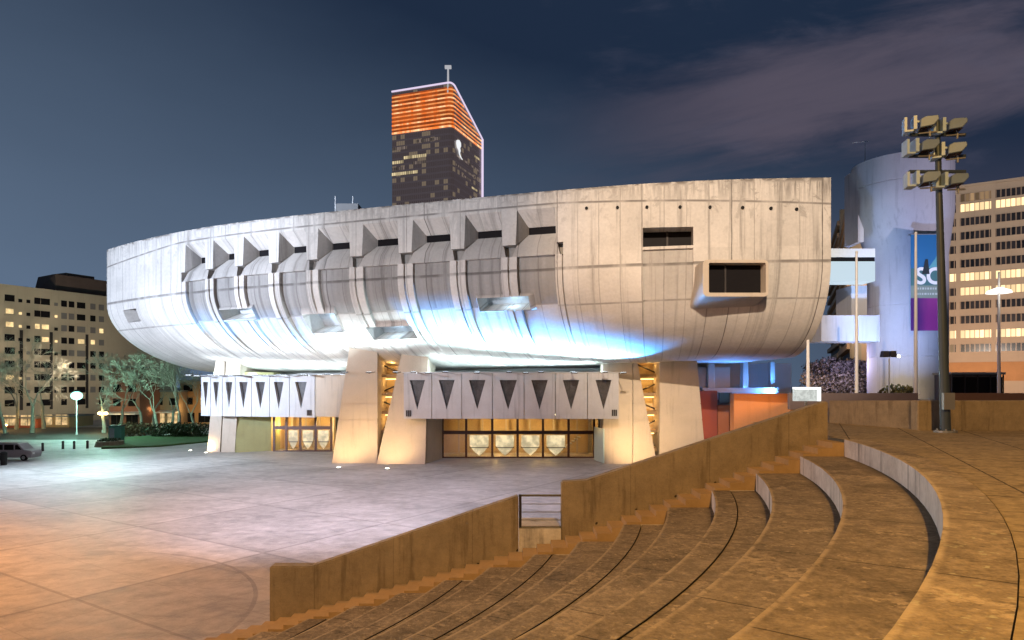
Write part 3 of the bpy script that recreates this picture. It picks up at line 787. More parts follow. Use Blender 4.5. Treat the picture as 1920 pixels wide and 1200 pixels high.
def entrance(pxs, Y, Yb, ztop, zmid, doors, dark=()):
    e0, e1 = Xp(pxs[0], Y), Xp(pxs[-1], Y)
    g = MB()
    for p in pxs: g.box(Xp(p, Y)-.13, Xp(p, Y)+.13, Y-.08, Y+.12, 0, ztop)
    g.box(e0+.13, e1-.13, Y-.05, Y+.1, zmid, zmid+.42); g.box(e0+.13, e1-.13, Y-.05, Y+.1, 0.0, .16)
    o = g.build('entrance', plain('bronze_frame', (.05, .022, .018), .4, .4), hall)
    for k in range(len(pxs)-1):
        a, c = Xp(pxs[k], Y)+.13, Xp(pxs[k+1], Y)-.13
        g = MB(); g.box(a, c, Y, Y+.02, .16, zmid); d_ = g.build('door' if k in doors else 'glass_panel', M['glass'], o)
        g = MB(); g.box(a, c, Y, Y+.02, zmid+.42, ztop); g.build('transom_window', M['glass'], o)
        if k in doors:
            m_ = (a+c)/2; w_ = (c-a)/2
            g = MB(); yy = Y-.03
            pts = [(-.92, zmid-.12), (.92, zmid-.12), (.92, .52*zmid), (.55, .30*zmid), (0, .10*zmid), (-.55, .30*zmid), (-.92, .52*zmid)]
            g.poly([(m_+x*w_*.86, yy, z) for x, z in pts]); g.poly([(m_+x*w_*.86, yy+.012, z) for x, z in pts])
            st = g.build('door_print', M['sticker'], o)
            g = MB(); g.box(m_-w_*.8, m_+w_*.8, yy-.04, yy-.015, zmid*.42, zmid*.42+.10); g.build('push_bar', M['dark_metal'], o)
    # foyer behind
    g = MB(); g.poly([(e0-.5, Yb, 0), (e1+.5, Yb, 0), (e1+.5, Yb, ztop+.4), (e0-.5, Yb, ztop+.4)])
    g.poly([(e0-.5, Y+.3, ztop+.05), (e1+.5, Y+.3, ztop+.05), (e1+.5, Yb, ztop+.05), (e0-.5, Yb, ztop+.05)])
    g.poly([(e0-.5, Y+.3, 0), (e0-.5, Yb, 0), (e0-.5, Yb, ztop+.2), (e0-.5, Y+.3, ztop+.2)]); g.poly([(e1+.5, Y+.3, 0), (e1+.5, Yb, 0), (e1+.5, Yb, ztop+.2), (e1+.5, Y+.3, ztop+.2)])
    g.build('foyer', M['warm_wall'], o, merge=True)
    n = max(2, len(pxs)-1)
    for k in range(n):
        x = e0+(e1-e0)*(k+.5)/n
        g = MB(); g.box(x-.5, x+.5, Y+2.0, Y+2.3, ztop-.12, ztop-.04); g.build('ceiling_lamp', M['foyer'], o)
        g = MB(); g.box(x-.12, x+.12, Yb-1.2, Yb-.9, 0, ztop+.04); g.build('column', M['pillar'], o)
    point('foyer_light', ((e0+e1)/2-3, Y+2.5, 3.4), 1.4, 3.6, (1, .66, .26), .3); point('foyer_light', ((e0+e1)/2+3, Y+2.5, 3.4), 1.4, 3.6, (1, .66, .26), .3)
    # sloping stair inside
    g = MB()
    for k in range(9): g.box(e1-4.6+k*.35, e1-4.25+k*.35, Y+1.2, Y+2.6, .3+k*.25, .42+k*.25)
    g.build('inner_stair', M['canopy'], o)
    return o
entrance([830, 874, 923, 970.5, 1018, 1066, 1114], 81.0, 87.5, 5.15, 2.85, (1, 2, 3, 4))
entrance([514, 537, 563, 592, 621], 89.0, 94.5, 5.15, 2.9, (1, 2, 3))
# turquoise information panel beside the right pillar
g = MB(); q = Gp(1116, 868); g.hexa([(Xp(1114, 78), 78), (Xp(1131, 74.6), 74.6), (Xp(1131, 74.6)+.15, 74.7), (Xp(1114, 78)+.15, 78.1)], .1, [(Xp(1114, 78), 78), (Xp(1131, 74.6), 74.6), (Xp(1131, 74.6)+.15, 74.7), (Xp(1114, 78)+.15, 78.1)], 3.9)
tag(g.build('information_panel', plain('pale_blue_panel', (.45, .62, .66), .4)), 'tall pale blue information panel leaning beside the glass entrance doors', 'panel')

# uplights of the bowl -----------------------------------------------------
M['fix'] = glow('uplight_lens', (.75, .9, 1), 6)
def uplight(x, y, z):
    g = MB(); g.box(x-.3, x+.3, y-.2, y+.2, z+.02, z+.14); o = g.build('uplight', M['dark_metal'], hall)
    g = MB(); g.box(x-.25, x+.25, y-.15, y+.15, z+.142, z+.15); g.build('lens', M['fix'], o)
zc1 = Zp(700, 73); zc2 = Zp(705, 82)
def bracket(x, y, y2, z):
    b = MB(); b.tube((x, y2, z+.1), (x, y, z+.06), .05, .05, 6); b.build('bracket', M['dark_metal'], hall)
for k in range(7):
    x = -10.2+k*3.3; y = 70.3
    bracket(x, y, 72.6, zc1); uplight(x, y, zc1); spot('bowl_uplight', (x, y, zc1+.3), (x, 66.2, 15.5), 1.0, (.58, .90, 1.0), 165, 1.0, .2)
for k in range(5):
    x = -8.6+k*5.0; y = 69.6
    bracket(x, y, 72.6, zc1-.1); uplight(x, y, zc1-.1); spot('bowl_blue_uplight', (x, y, zc1+.2), (x+.4, 63.4, 17.4), 3.5, (.04, .33, 1.0), 92, .3, .12)
for k in range(7):
    f_ = k/6; x = Xp(384, 84)*(1-f_)+Xp(640, 78)*f_; y = 84*(1-f_)+78.2*f_; x -= 1.1; y -= 2.0
    bracket(x, y, y+2.2, zc2); uplight(x, y, zc2); spot('bowl_uplight', (x, y, zc2+.3), (x-1.4, y-2.6, 15), .4, (.76, .91, 1.0), 165, 1.0, .2)
for k in range(4):
    f_ = (k+.4)/4; x = Xp(384, 84)*(1-f_)+Xp(640, 78)*f_; y = 84*(1-f_)+78.2*f_; x -= 1.4; y -= 2.5
    bracket(x, y, y+2.7, zc2-.1); uplight(x, y, zc2-.1); spot('bowl_blue_uplight', (x, y, zc2+.2), (x-2.6, y-5, 16.2), 2.6, (.06, .38, 1.0), 92, .4, .12)

for k in range(7): x = -8.2+k*2.75; uplight(x, 74.6, zc1); point('bowl_uplight', (x, 74.5, zc1+.4), 1.5, 2.1, (.72, .93, 1.0), .15); point('bowl_uplight', (x+1.4, 77.4, zc1+.2), .9, 1.6, (.70, .95, 1.0), .15)
for k in range(7): f_ = k/6; x = Xp(400, 86)*(1-f_)+Xp(640, 80)*f_; y = 86.6*(1-f_)+80.5*f_; uplight(x, y, zc2); point('bowl_uplight', (x, y, zc2+.4), 1.5, 2.1, (.78, .92, 1.0), .15); point('bowl_uplight', (x+1.2, y+2.6, zc2+.2), .9, 1.6, (.72, .96, 1.0), .15)

for x, y, tx, ty in ((-12.3, 71.8, -13.5, 69.5), (-15.2, 72.2, -16, 70.2), (-18.2, 73.6, -19.5, 71.5)):
    b = MB(); b.tube((x, y, zc1), (x, 75.4, zc1+.2), .05, .05, 6); b.build('bracket', M['dark_metal'], hall); uplight(x, y, zc1)
    spot('bowl_uplight', (x, y, zc1+.35), (tx, ty, 15), 1.7, (.72, .90, 1.0), 160, 1.0, .2)
# in-ground spots lighting the pillars
gs = None
for k, (px, py, tx, L, lab) in enumerate(((635, 877, 650, 1.0, 'glowing in-ground spotlight set before the left leg of the middle pillar pair'), (726, 879, 740, 1.0, 'glowing in-ground spotlight set before the right leg of the middle pillar pair'),
                                     (386, 849, 400, .35, 'glowing in-ground spotlight nearest the foot of the far left pillar pair'), (357, 845, 395, .2, 'glowing in-ground spotlight nearest the lawn at the far left pillar pair'),
                                     (1180, 880, 1186, 1.2, 'in-ground spotlight before the right pillar pair behind the ramp wall'))):
    q = Gp(px, py)
    if gs is None:
        gs = thing('ground_spotlight', lab, 'spotlight', tuple(q), 'in-ground spotlights at the foot of the pillars')
        g = MB(); g.tube((q.x, q.y, 0), (q.x, q.y, .05), .28, .26, 14); g.build('ring', M['steel'], gs)
        g = MB(); g.tube((q.x, q.y, .051), (q.x, q.y, .06), .2, .2, 14); g.build('lens', M['lamp_white'], gs)
    else: dup(gs, tuple(q), lab)
    spot('pillar_uplight', (q.x, q.y, .25), (Xp(tx, 75.2) if px > 500 else q.x+.8, q.y+3.6, 2.6), L*2.5, (1.0, .68, .34), 100, .9, .2)

# ================================================================== AMPHITHEATRE
AC = Vector((-21.0, 23.4)); R0 = 30.27; SP = 1.145; ZTER = ZC-1.434
YW = 18.9                 # front face of the flank wall
YS = 17.95                # tiers end here, side stairs between
def tz(k): return ZTER-.45*k if k <= 6 else ZTER-2.7-.34*(k-6)
NT_ = 19
def tier_mat(name, c, sp=.0):
    m, nt, b = new_mat(name)
    tcn = nt.new('ShaderNodeTexCoord'); o = tcn.outputs['Object']; uv = nt.xyz(tcn.outputs['UV'])
    n1 = nt.noise(o, .45, 7, .68, .2); n2 = nt.noise(o, 3.0, 6, .7); n3 = nt.noise(o, 26, 3, .6)
    n4 = nt.noise(o, 9.0, 4, .7)
    k = nt.m('ADD', 1.0, nt.m('MULTIPLY', nt.m('SUBTRACT', n1, .5), 1.6))
    k = nt.m('ADD', k, nt.m('MULTIPLY', nt.m('SUBTRACT', n2, .5), 1.2)); k = nt.m('ADD', k, nt.m('MULTIPLY', nt.m('SUBTRACT', n4, .5), 1.6))
    k = nt.m('MAXIMUM', .2, nt.m('ADD', k, nt.m('MULTIPLY', nt.m('SUBTRACT', n3, .5), .9)))
    pale = nt.m('MULTIPLY', nt.ramp(nt.noise(nt.vm('ADD', o, (7, 3, 1)), .8, 7, .75, .4), .52, .64), nt.ramp(n4, .42, .58))
    speck = nt.ramp(nt.noise(o, 7, 3, .6), .62, .68)
    col = nt.mix(nt.m('MULTIPLY', pale, .75), nt.vm('MULTIPLY', nt.comb(k, k, k), c), tuple(x*1.9 for x in c))
    col = nt.mix(nt.m('MULTIPLY', speck, .55), col, tuple(min(.6, x*2.3) for x in c))
    dk = nt.m('MULTIPLY', nt.ramp(nt.noise(o, 1.3, 7, .78, .5), .50, .60), nt.ramp(n4, .38, .55)); col = nt.mix(nt.m('MULTIPLY', dk, .42), col, tuple(x*.32 for x in c))
    # radial joints: uv.x = arc metres, uv.y = metres from the nosing
    per = 2.6
    fu = nt.m('ABSOLUTE', nt.m('SUBTRACT', nt.m('FRACT', nt.m('DIVIDE', nt.m('ADD', uv[0], nt.m('MULTIPLY', nt.m('SUBTRACT', n2, .5), .05)), per)), .5))
    j = nt.m('LESS_THAN', fu, .013/per)
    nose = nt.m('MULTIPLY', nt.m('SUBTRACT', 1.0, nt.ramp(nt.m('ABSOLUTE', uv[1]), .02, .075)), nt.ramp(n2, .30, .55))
    darkening = nt.m('MULTIPLY', nt.ramp(nt.m('ADD', uv[1], nt.m('MULTIPLY', n2, .25)), SP-.15, SP+.12), .55)  # darker band towards the back of each tread
    col = nt.mix(nt.m('MULTIPLY', j, .75), col, (.03, .022, .015)); col = nt.mix(darkening, col, (.03, .024, .018)); col = nt.mix(nt.m('MULTIPLY', nose, .75), col, tuple(min(.6, x*1.9) for x in c))
    nt.put(b.inputs['Base Color'], col); b.inputs['Roughness'].default_value = .85; b.inputs['Specular IOR Level'].default_value = .25
    bp = nt.new('ShaderNodeBump'); bp.inputs['Strength'].default_value = .5; bp.inputs['Distance'].default_value = .03
    bp.inputs['Strength'].default_value = .8; nt.put(bp.inputs['Height'], nt.m('ADD', n2, nt.m('MULTIPLY', n3, .6))); nt.l.new(bp.outputs[0], b.inputs['Normal'])
    return m
M['tier'] = tier_mat('tier_concrete', (.245, .195, .13)); M['kerb'] = tier_mat('kerb_concrete', (.32, .255, .165))  # kerb is a paler copy with warm lamp light put into its colour
M['riser'] = concrete('riser_concrete', (.60, .57, .53), .45, 1.2, .85, .5, .75)
amph = thing('amphitheatre', 'curved concrete seating steps in brown sodium light running down to the plaza', 'seating steps', (5, 12, 0))
def arcpts(r, y_end=YS, n=72, a_end=-128):
    a0 = math.asin((y_end-AC.y)/r); a1 = R(a_end)
    return [(a0+(a1-a0)*k/n) for k in range(n+1)]
def ring(b, r0, r1, z, uv0=0.0, mi=0):
    """flat ring sector r0<r1; clipped at YS at both radii"""
    A0, A1 = arcpts(r0), arcpts(r1)
    for k in range(len(A0)-1):
        q = [(r0, A0[k]), (r0, A0[k+1]), (r1, A1[k+1]), (r1, A1[k])]
        b.poly([(AC.x+r*math.cos(a), AC.y+r*math.sin(a), z) for r, a in q], [(a*r0, uv0+(r-r0)) for r, a in q], mi)
def riser(b, r, z0, z1, mi=0):
    A = arcpts(r)
    for k in range(len(A)-1):
        q = [(A[k], z0), (A[k+1], z0), (A[k+1], z1), (A[k], z1)]
        b.poly([(AC.x+r*math.cos(a), AC.y+r*math.sin(a), z) for a, z in q], [(a*r, .4+z) for a, z in q], mi)
Rk = lambda k: R0-SP*k
for k in range(0, NT_+1):
    r = Rk(k); z = tz(k); zl = tz(k+1) if k < NT_ else 0.0
    b = MB()
    outer = r+.55 if k == 0 else Rk(k-1)
    if k == 0: ring(b, r, outer, z, 0.0)
    elif k in (3, 5, 7, 9, 12):
        ring(b, r, r+.46, z, 0.0); ring(b, r+.482, outer, z-.012, .49)
        ring(b, r+.40, r+.55, z-.14, .5, 2)
        for rr_ in (r+.46, r+.482): riser(b, rr_, z-.16, z-.006, 2)
    else: ring(b, r, outer, z, 0.0)
    riser(b, r, zl-.02, z, 1)
    # closed end towards the side stairs
    x0 = AC.x+math.sqrt(max(.01, r*r-(YS-AC.y)**2)); x1 = AC.x+math.sqrt(outer**2-(YS-AC.y)**2)
    b.poly([(x0, YS, zl-1.2), (x1, YS, zl-1.2), (x1, YS, z), (x0, YS, z)], [(0, .5)]*4, 1)
    b.build('coping' if k == 0 else 'seating_tier', [M['kerb' if k == 0 else 'tier'], M['riser'], M['black']], amph)
# side stairs along the wall
stm = concrete('stair_concrete', (.40, .27, .13), .25, 1.2, .85, .3)
b = MB()
for k in range(0, NT_):
    xk = AC.x+math.sqrt(Rk(k)**2-(18.4-AC.y)**2); xn = AC.x+math.sqrt(max(.5, Rk(k+1)**2-(18.4-AC.y)**2))
    h = (tz(k)-tz(k+1))/3
    for s in range(3):
        xa = xk-(xk-xn)*s/3; xb = xk-(xk-xn)*(s+1)/3
        zt_ = tz(k)-h*(s+1)+.06
        b.box(xb, xa, YS+.004, YW, -.2, zt_)
b.build('side_stairs', stm, amph)

# flank walls -------------------------------------------------------------
def wall_piece(pts, y0, y1, name, label, cat='wall', mat=None):
    """pts: list of (px, py_top) at Y=y0, wall down to the ground"""
    b = MB()
    for (p0, t0), (p1, t1) in zip(pts, pts[1:]):
        xa, xb = Xp(p0, y0), Xp(p1, y0)
        b.hexa([(xa, y0), (xb, y0), (xb, y1), (xa, y1)], 0, [(xa, y0), (xb, y0), (xb, y1), (xa, y1)], [Zp(t0, y0), Zp(t1, y0), Zp(t1, y0), Zp(t0, y0)])
    # internal faces removed by merging
    o = b.build(name, mat or M['wall'], None, bevel=0)
    bm = bmesh.new(); bm.from_mesh(o.data)
    seen = {}
    for f_ in bm.faces: seen.setdefault(tuple(sorted(v.index for v in f_.verts)), []).append(f_)
    bmesh.ops.delete(bm, geom=[f_ for l in seen.values() if len(l) > 1 for f_ in l], context='FACES')
    es = [e for e in bm.edges if len(e.link_faces) == 2 and e.calc_face_angle(0) > R(35)]
    bmesh.ops.bevel(bm, geom=es, offset=.035, segments=2, affect='EDGES', clamp_overlap=True)
    bm.to_mesh(o.data); bm.free()
    return tag(o, label, cat)
wall_piece([(1053, 904), (1100, 901), (1553, 752)], YW, YW+.42, 'ramp_wall', 'upper concrete ramp wall climbing right from the railing gap to the terrace')
wall_piece([(505, 1062), (584, 1062), (972, 930)], YW, YW+.42, 'ramp_wall', 'lower concrete ramp wall sloping down left from the railing gap to the plaza')
# railing in the gap
rl = thing('railing', 'thin dark metal railing closing the gap between the two ramp walls', 'railing', (1.0, YW+.2, 3))
yr = YW+.2
for zz in (Zp(929, yr), Zp(989, yr)): b = MB(); b.tube((Xp(975, yr), yr, zz), (Xp(1052, yr), yr, zz), .03, .03, 8); b.build('rail', M['dark_metal'], rl)
b = MB(); b.box(Xp(973, yr), Xp(978, yr), yr-.05, yr+.05, Zp(1000, yr), Zp(927, yr)); b.build('post', M['dark_metal'], rl)
for yy in (945, 960, 975):
    b = MB(); b.tube((Xp(977, yr), yr, Zp(yy, yr)), (Xp(1052, yr), yr, Zp(yy, yr)), .012, .012, 6); b.build('wire', M['steel'], rl)
b = MB(); b.box(Xp(973, YW), Xp(1052, YW), YW+.004, YW+1.6, 0, Zp(992, YW)); tag(b.build('landing', M['riser']), 'small pale concrete landing in the gap between the two ramp walls', 'landing')

# terrace ---------------------------------------------------------------------
def terrace_mat():
    m, nt, b = new_mat('terrace_paving')
    o = nt.new('ShaderNodeTexCoord').outputs['Object']
    rot = nt.new('ShaderNodeMapping'); nt.put(rot.inputs[0], o); rot.inputs['Rotation'].default_value = (0, 0, R(24))
    q = nt.xyz(rot.outputs[0]); n1 = nt.noise(o, .6, 7, .7); n2 = nt.noise(o, 4.0, 6, .7); n3 = nt.noise(o, 30, 3)
    wob = nt.m('MULTIPLY', nt.m('SUBTRACT', n2, .5), .05)
    def joint(c, per, wd):
        f = nt.m('FRACT', nt.m('DIVIDE', nt.m('ADD', c, wob), per)); return nt.m('LESS_THAN', nt.m('ABSOLUTE', nt.m('SUBTRACT', f, .5)), wd/per)
    j = nt.m('MAXIMUM', joint(q[0], 1.7, .016), joint(q[1], 1.25, .016))
    k = nt.m('ADD', 1.0, nt.m('MULTIPLY', nt.m('SUBTRACT', n1, .5), 1.0)); k = nt.m('ADD', k, nt.m('MULTIPLY', nt.m('SUBTRACT', n2, .5), 1.4)); k = nt.m('MAXIMUM', .2, nt.m('ADD', k, nt.m('MULTIPLY', nt.m('SUBTRACT', nt.noise(o, 9, 4, .7), .5), 1.6)))
    col = nt.mix(nt.m('MULTIPLY', j, .8), nt.vm('MULTIPLY', nt.comb(k, k, k), (.33, .26, .15)), (.03, .022, .012))
    nt.put(b.inputs['Base Color'], col); b.inputs['Roughness'].default_value = .85; b.inputs['Specular IOR Level'].default_value = .25
    bp = nt.new('ShaderNodeBump'); bp.inputs['Strength'].default_value = .5; bp.inputs['Distance'].default_value = .03
    nt.put(bp.inputs['Height'], nt.m('SUBTRACT', n2, j)); nt.l.new(bp.outputs[0], b.inputs['Normal']); return m
A = arcpts(R0+.56, YS)
b = MB(); pts = [(AC.x+(R0+.56)*math.cos(a), AC.y+(R0+.56)*math.sin(a), ZTER-.006) for a in A]
b.poly(pts+[(pts[-1][0], -40, ZTER-.006), (70, -40, ZTER-.006), (70, 26.5, ZTER-.006), (9.3, 26.5, ZTER-.006), (9.0, 18.9, ZTER-.006)])
b.poly([(AC.x+math.sqrt(R0**2-(18.9-AC.y)**2)-.15, 18.9, ZTER-.004), (9.8, 18.9, ZTER-.004), (9.8, YS, ZTER-.004), (AC.x+math.sqrt(R0**2-(YS-AC.y)**2), YS, ZTER-.004)])
tag(b.build('terrace', terrace_mat(), merge=True), kind='structure')
def parapet(p0, y0, p1, y1, t0, t1, thick, label, ext=None):
    a = Vector((Xp(p0, y0), y0)); c = Vector((Xp(p1, y1), y1)); t = (c-a).normalized(); n = Vector((-t.y, t.x))*thick
    b = MB(); za, zc_ = Zp(t0, y0), Zp(t1, y1)
    b.hexa([a, c, c+n, a+n], 0, [a, c, c+n, a+n], [za, zc_, zc_, za])
    return tag(b.build('parapet', M['wall'], bevel=.03), label, 'parapet wall')
parapet(1554, 26.0, 1723, 21.9, 751, 751, .4, 'short shaded stretch of terrace parapet next to the top of the ramp wall')
parapet(1721, 21.6, 2100, 21.6, 751, 751, .4, 'lit stretch of terrace parapet running right behind the floodlight mast')

# ================================================================== UPPER DECK (right background)
b = MB(); dk_ = [(13, 27), (140, 27), (260, 27), (260, 260), (34, 260), (33, 82), (19, 34)]
dk_ = [(13.5, 27), (260, 27), (260, 260), (24, 260), (24, 84), (33, 80), (18, 34)]
b.hexa(dk_, 0, dk_, 7.0); tag(b.build('upper_deck', concrete('deck_paving', (.2, .18, .16), .25, .4)), kind='structure')
orange = concrete('ochre_wall', (.42, .20, .09), .15, .4, .8, .2, .15)
ow = thing('retaining_wall', 'orange lit retaining wall below the deck behind the right pillars', 'retaining wall', (27, 79, 0))
b = MB(); b.hexa([(Xp(1376, 78), 78), (Xp(1482, 78), 78), (33.5, 79.5), (25.5, 79.5)], 0, [(Xp(1376, 78), 78), (Xp(1482, 78), 78), (33.5, 79.5), (25.5, 79.5)], Zp(738, 78)); b.build('wall', orange, ow)
b = MB(); b.box(Xp(1312, 82), Xp(1345, 82), 82, 83.5, 0, Zp(733, 82)); b.build('wall', concrete('dark_red_wall', (.20, .05, .035), .2, .4), ow)
b = MB(); b.box(Xp(1346, 82.4), Xp(1378, 82.4), 82.4, 83.8, 0, Zp(760, 82)); b.build('door', concrete('rust_door', (.28, .10, .05), .2), ow)
b = MB(); b.box(Xp(1348, 82), Xp(1371, 82), 81.8, 82.2, Zp(755, 82), Zp(736, 82)); b.build('grille', M['dark_metal'], ow)
spot('deck_wall_sodium', (30, 66, 7.5), (27.5, 78, 3.5), 1.0, (1, .42, .10), 62, .8)
point('deck_wall_lamp', (23.3, 79.5, 3.6), .5, 2.5, (1, .6, .3))
cg = None
for k, (px, ww, lab) in enumerate(((1334, 14, 'left'), (1398, 12, 'middle'), (1449, 10, 'right'))):
    Y = 84; x = Xp(px, Y); wd = ww/F*Y/2
    labs = ('broad blue lit stub column under the hall, nearest the right pillar', 'blue lit stub column under the hall above the orange wall', 'slimmest blue lit stub column under the hall, beside the white rail post')
    b = MB(); b.hexa([(x-wd, Y), (x+wd, Y), (x+wd, Y+1), (x-wd, Y+1)], 6.9, [(x-wd*.8, Y), (x+wd*.8, Y), (x+wd*.8, Y+1), (x-wd*.8, Y+1)], 11.6)
    tag(b.build('stub_column', M['canopy'], bevel=.04), labs[k], 'column', 'stub columns under the hall')
b = MB(); b.box(Xp(1318, 83), Xp(1482, 83), 83.2, 83.5, 6.9, Zp(727, 83)); tag(b.build('low_wall', concrete('blue_grey_wall', (.4, .42, .45), .2)), 'low wall in blue light between the stub columns under the hall', 'low wall')
spot('underside_blue', (26, 81, 7.6), (25, 74, 11.4), 2.2, (.06, .30, 1.0), 150, .8)
spot('underside_blue', (32, 82.5, 7.6), (28, 86, 10.5), 2.2, (.10, .36, 1.0), 150, .8)
g = MB(); g.box(19, 37, 90, 90.6, 6.9, 11.6); g.build('core_wall', M['underside'], hall)
spot('underside_blue', (29, 83.8, 7.4), (28, 90, 9.6), 2.0, (.05, .30, 1.0), 150, .8)
# kerb wall of the deck with pale rail
def low_rail(p0, p1, Y, t, bt, label, mat):
    b = MB(); b.box(Xp(p0, Y), Xp(p1, Y), Y, Y+.35, 6.9, Zp(t, Y)); return tag(b.build('kerb_wall', mat, bevel=.03), label, 'low wall')
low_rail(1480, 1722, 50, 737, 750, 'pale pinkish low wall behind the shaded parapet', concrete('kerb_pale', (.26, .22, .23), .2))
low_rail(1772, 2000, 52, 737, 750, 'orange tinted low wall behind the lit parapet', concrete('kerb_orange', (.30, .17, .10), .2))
# illuminated sign
sg = thing('lightbox_sign', 'small bright white lightbox sign above the top of the ramp wall', 'sign', (Xp(1513, 40), 40, 6.9))
b = MB(); b.box(Xp(1490, 40), Xp(1532, 40), 40, 40.3, Zp(752, 40), Zp(728, 40)); b.build('panel', glow('lightbox_face', (.9, .95, .9), .75, .25, 3.0), sg)
b = MB(); b.box(Xp(1490, 40), Xp(1538, 40), 39.9, 40.32, Zp(730, 40), Zp(726, 40)); b.box(Xp(1532.5, 40), Xp(1538, 40), 39.9, 40.32, Zp(752, 40), Zp(730.1, 40)); b.build('frame', glow('lightbox_edge', (1, 1, .97), 1.6), sg)
b = MB(); b.tube((Xp(1513, 40), 40.15, 6.9), (Xp(1513, 40), 40.15, Zp(752, 40)), .08, .08, 8); b.build('post', M['steel'], sg)

# round stair tower -----------------------------------------------------------
tw = thing('stair_tower', 'tall round concrete stair tower washed in blue light beside the hall', 'tower', (50, 87, 0))
tcm = concrete('tower_concrete', (.50, .49, .50), .16, .3, .8, .2, .22)
b = MB()
def circ(cx, cy, r, n=56): return [(cx+r*math.cos(2*math.pi*k/n), cy+r*math.sin(2*math.pi*k/n)) for k in range(n)]
prof = [(0, 50.55, 87, 4.55), (12.2, 50.55, 87, 4.55), (12.22, 50.55, 87, 4.50), (12.30, 50.55, 87, 4.50), (12.32, 50.55, 87, 4.55), (18.6, 50.55, 87, 4.55), (18.62, 50.55, 87, 4.50), (18.70, 50.55, 87, 4.50), (18.72, 50.55, 87, 4.55), (25.2, 50.55, 87, 4.55), (30.5, 49.85, 87, 5.8), (33.6, 49.85, 87, 5.8), (33.62, 49.85, 87, 5.75), (33.70, 49.85, 87, 5.75), (33.72, 49.85, 87, 5.8), (36.8, 49.85, 87, 5.8)]
for (z0, x0, y0, r0), (z1, x1, y1, r1) in zip(prof, prof[1:]):
    a, c = circ(x0, y0, r0), circ(x1, y1, r1)
    for k in range(56):
        k2 = (k+1) % 56; b.poly([(*a[k], z0), (*a[k2], z0), (*c[k2], z1), (*c[k], z1)])
b.poly([(*q, 36.8) for q in circ(49.85, 87, 5.8)])
b.build('shaft', tcm, tw, smooth=40)
b = MB(); b.box(Xp(1605, 87), Xp(1616, 87), 86.5, 90, Zp(455, 87), Zp(318, 87)); b.build('flank_panel', tcm, tw)
b = MB(); q = Wp(1622, 268, 86); b.tube((q.x, 86, 36.0), (q.x, 86, q.z+.2), .05, .04, 6); b.tube((q.x-1.6, 86, q.z), (q.x+.4, 86, q.z+.25), .05, .05, 6); b.build('antenna', M['steel'], tw)
b = MB(); b.box(Xp(1612, 82), Xp(1642, 82), 84, 88, 17, 21); b.build('side_bay', tcm, tw)
spot('tower_blue', (38, 70, 8), (48, 83, 20), 1.25, (.30, .48, 1.0), 70, .9, .4)
spot('tower_lavender', (60, 50, 9), (50, 83, 31), .62, (.86, .76, .96), 40, .9, .4)
point('tower_foot_lamp', (Xp(1690, 79), 79.4, 8.2), .9, 3.2, (1, .82, .5), .25)
# banner
bn = thing('banner', 'tall blue and magenta banner with big white letters hanging on the round tower', 'banner', (Xp(1733, 81), 81, 13))
Yb_ = 81.0
def banner_mat():
    m, nt, b = new_mat('banner_print'); uv = nt.xyz(nt.new('ShaderNodeTexCoord').outputs['UV']); u, v = uv[0], uv[1]
    c = nt.mix(nt.ramp(v, .0, .02), (.36, .02, .30), (.30, .02, .28))
    wob = nt.m('MULTIPLY', nt.noise(nt.comb(u, v, 0.0), 3.0, 3), .25)
    c = nt.mix(nt.ramp(nt.m('ADD', u, wob), .3, .7), (.08, .015, .14), (.26, .025, .20))
    c = nt.mix(nt.ramp(v, .335, .345), c, (.22, .28, .22))
    c = nt.mix(nt.ramp(v, .46, .48), c, (.05, .16, .16))
    diag = nt.m('ADD', v, nt.m('MULTIPLY', nt.m('SUBTRACT', u, .5), -.42))
    up = nt.ramp(v, .645, .655)
    c = nt.mix(up, c, nt.mix(nt.ramp(nt.m('ADD', diag, nt.m('MULTIPLY', wob, .5)), .70, .715), (.10, .36, .40), (.015, .15, .33)))
    nt.put(b.inputs['Base Color'], c); b.inputs['Roughness'].default_value = .5; return m
b = MB(); x0, x1 = Xp(1708, Yb_), Xp(1770, Yb_); zb0, zb1 = Zp(620, Yb_), Zp(440, Yb_)
b.poly([(x0, Yb_, zb0), (x1, Yb_, zb0), (x1, Yb_, zb1), (x0, Yb_, zb1)], [(0, 0), (1, 0), (1, 1), (0, 1)]); b.poly([(x0, Yb_+.04, zb0), (x1, Yb_+.04, zb0), (x1, Yb_+.04, zb1), (x0, Yb_+.04, zb1)], [(0, 0), (1, 0), (1, 1), (0, 1)])
b.build('sheet', banner_mat(), bn, merge=True)
def text_mesh(s, size, loc, mat, parent, name, bold=.02):
    cu = bpy.data.curves.new(name, 'FONT'); cu.body = s; cu.size = size; cu.extrude = .01; cu.offset = bold; cu.align_x = 'LEFT'
    to = bpy.data.objects.new(name+'_src', cu); C.objects.link(to)
    dg = bpy.context.evaluated_depsgraph_get(); dg.update(); me = bpy.data.meshes.new_from_object(to.evaluated_get(dg))
    C.objects.unlink(to); bpy.data.objects.remove(to)
    me.materials.clear(); me.materials.append(mat); me.name = name
    o = bpy.data.objects.new(name, me); C.objects.link(o); o.rotation_euler = (R(90), 0, 0); o.location = Vector(loc)-ORG[parent.name]; o.parent = parent; return o
text_mesh('SO', 2.75, (Xp(1716.5, Yb_), Yb_-.03, Zp(532, Yb_)), plain('white_print', (.8, .82, .8), .5), bn, 'lettering', .07)
b = MB()
for py in (541, 551):
    xx = Xp(1720, Yb_)
    while xx < x1-.4:
        ww = random.uniform(.12, .3); b.box(xx, xx+ww, Yb_-.03, Yb_-.01, Zp(py+1.8, Yb_), Zp(py-1.8, Yb_)); xx += ww+.12
b.build('small_print', plain('grey_print', (.5, .55, .5), .5), bn)
b = MB()
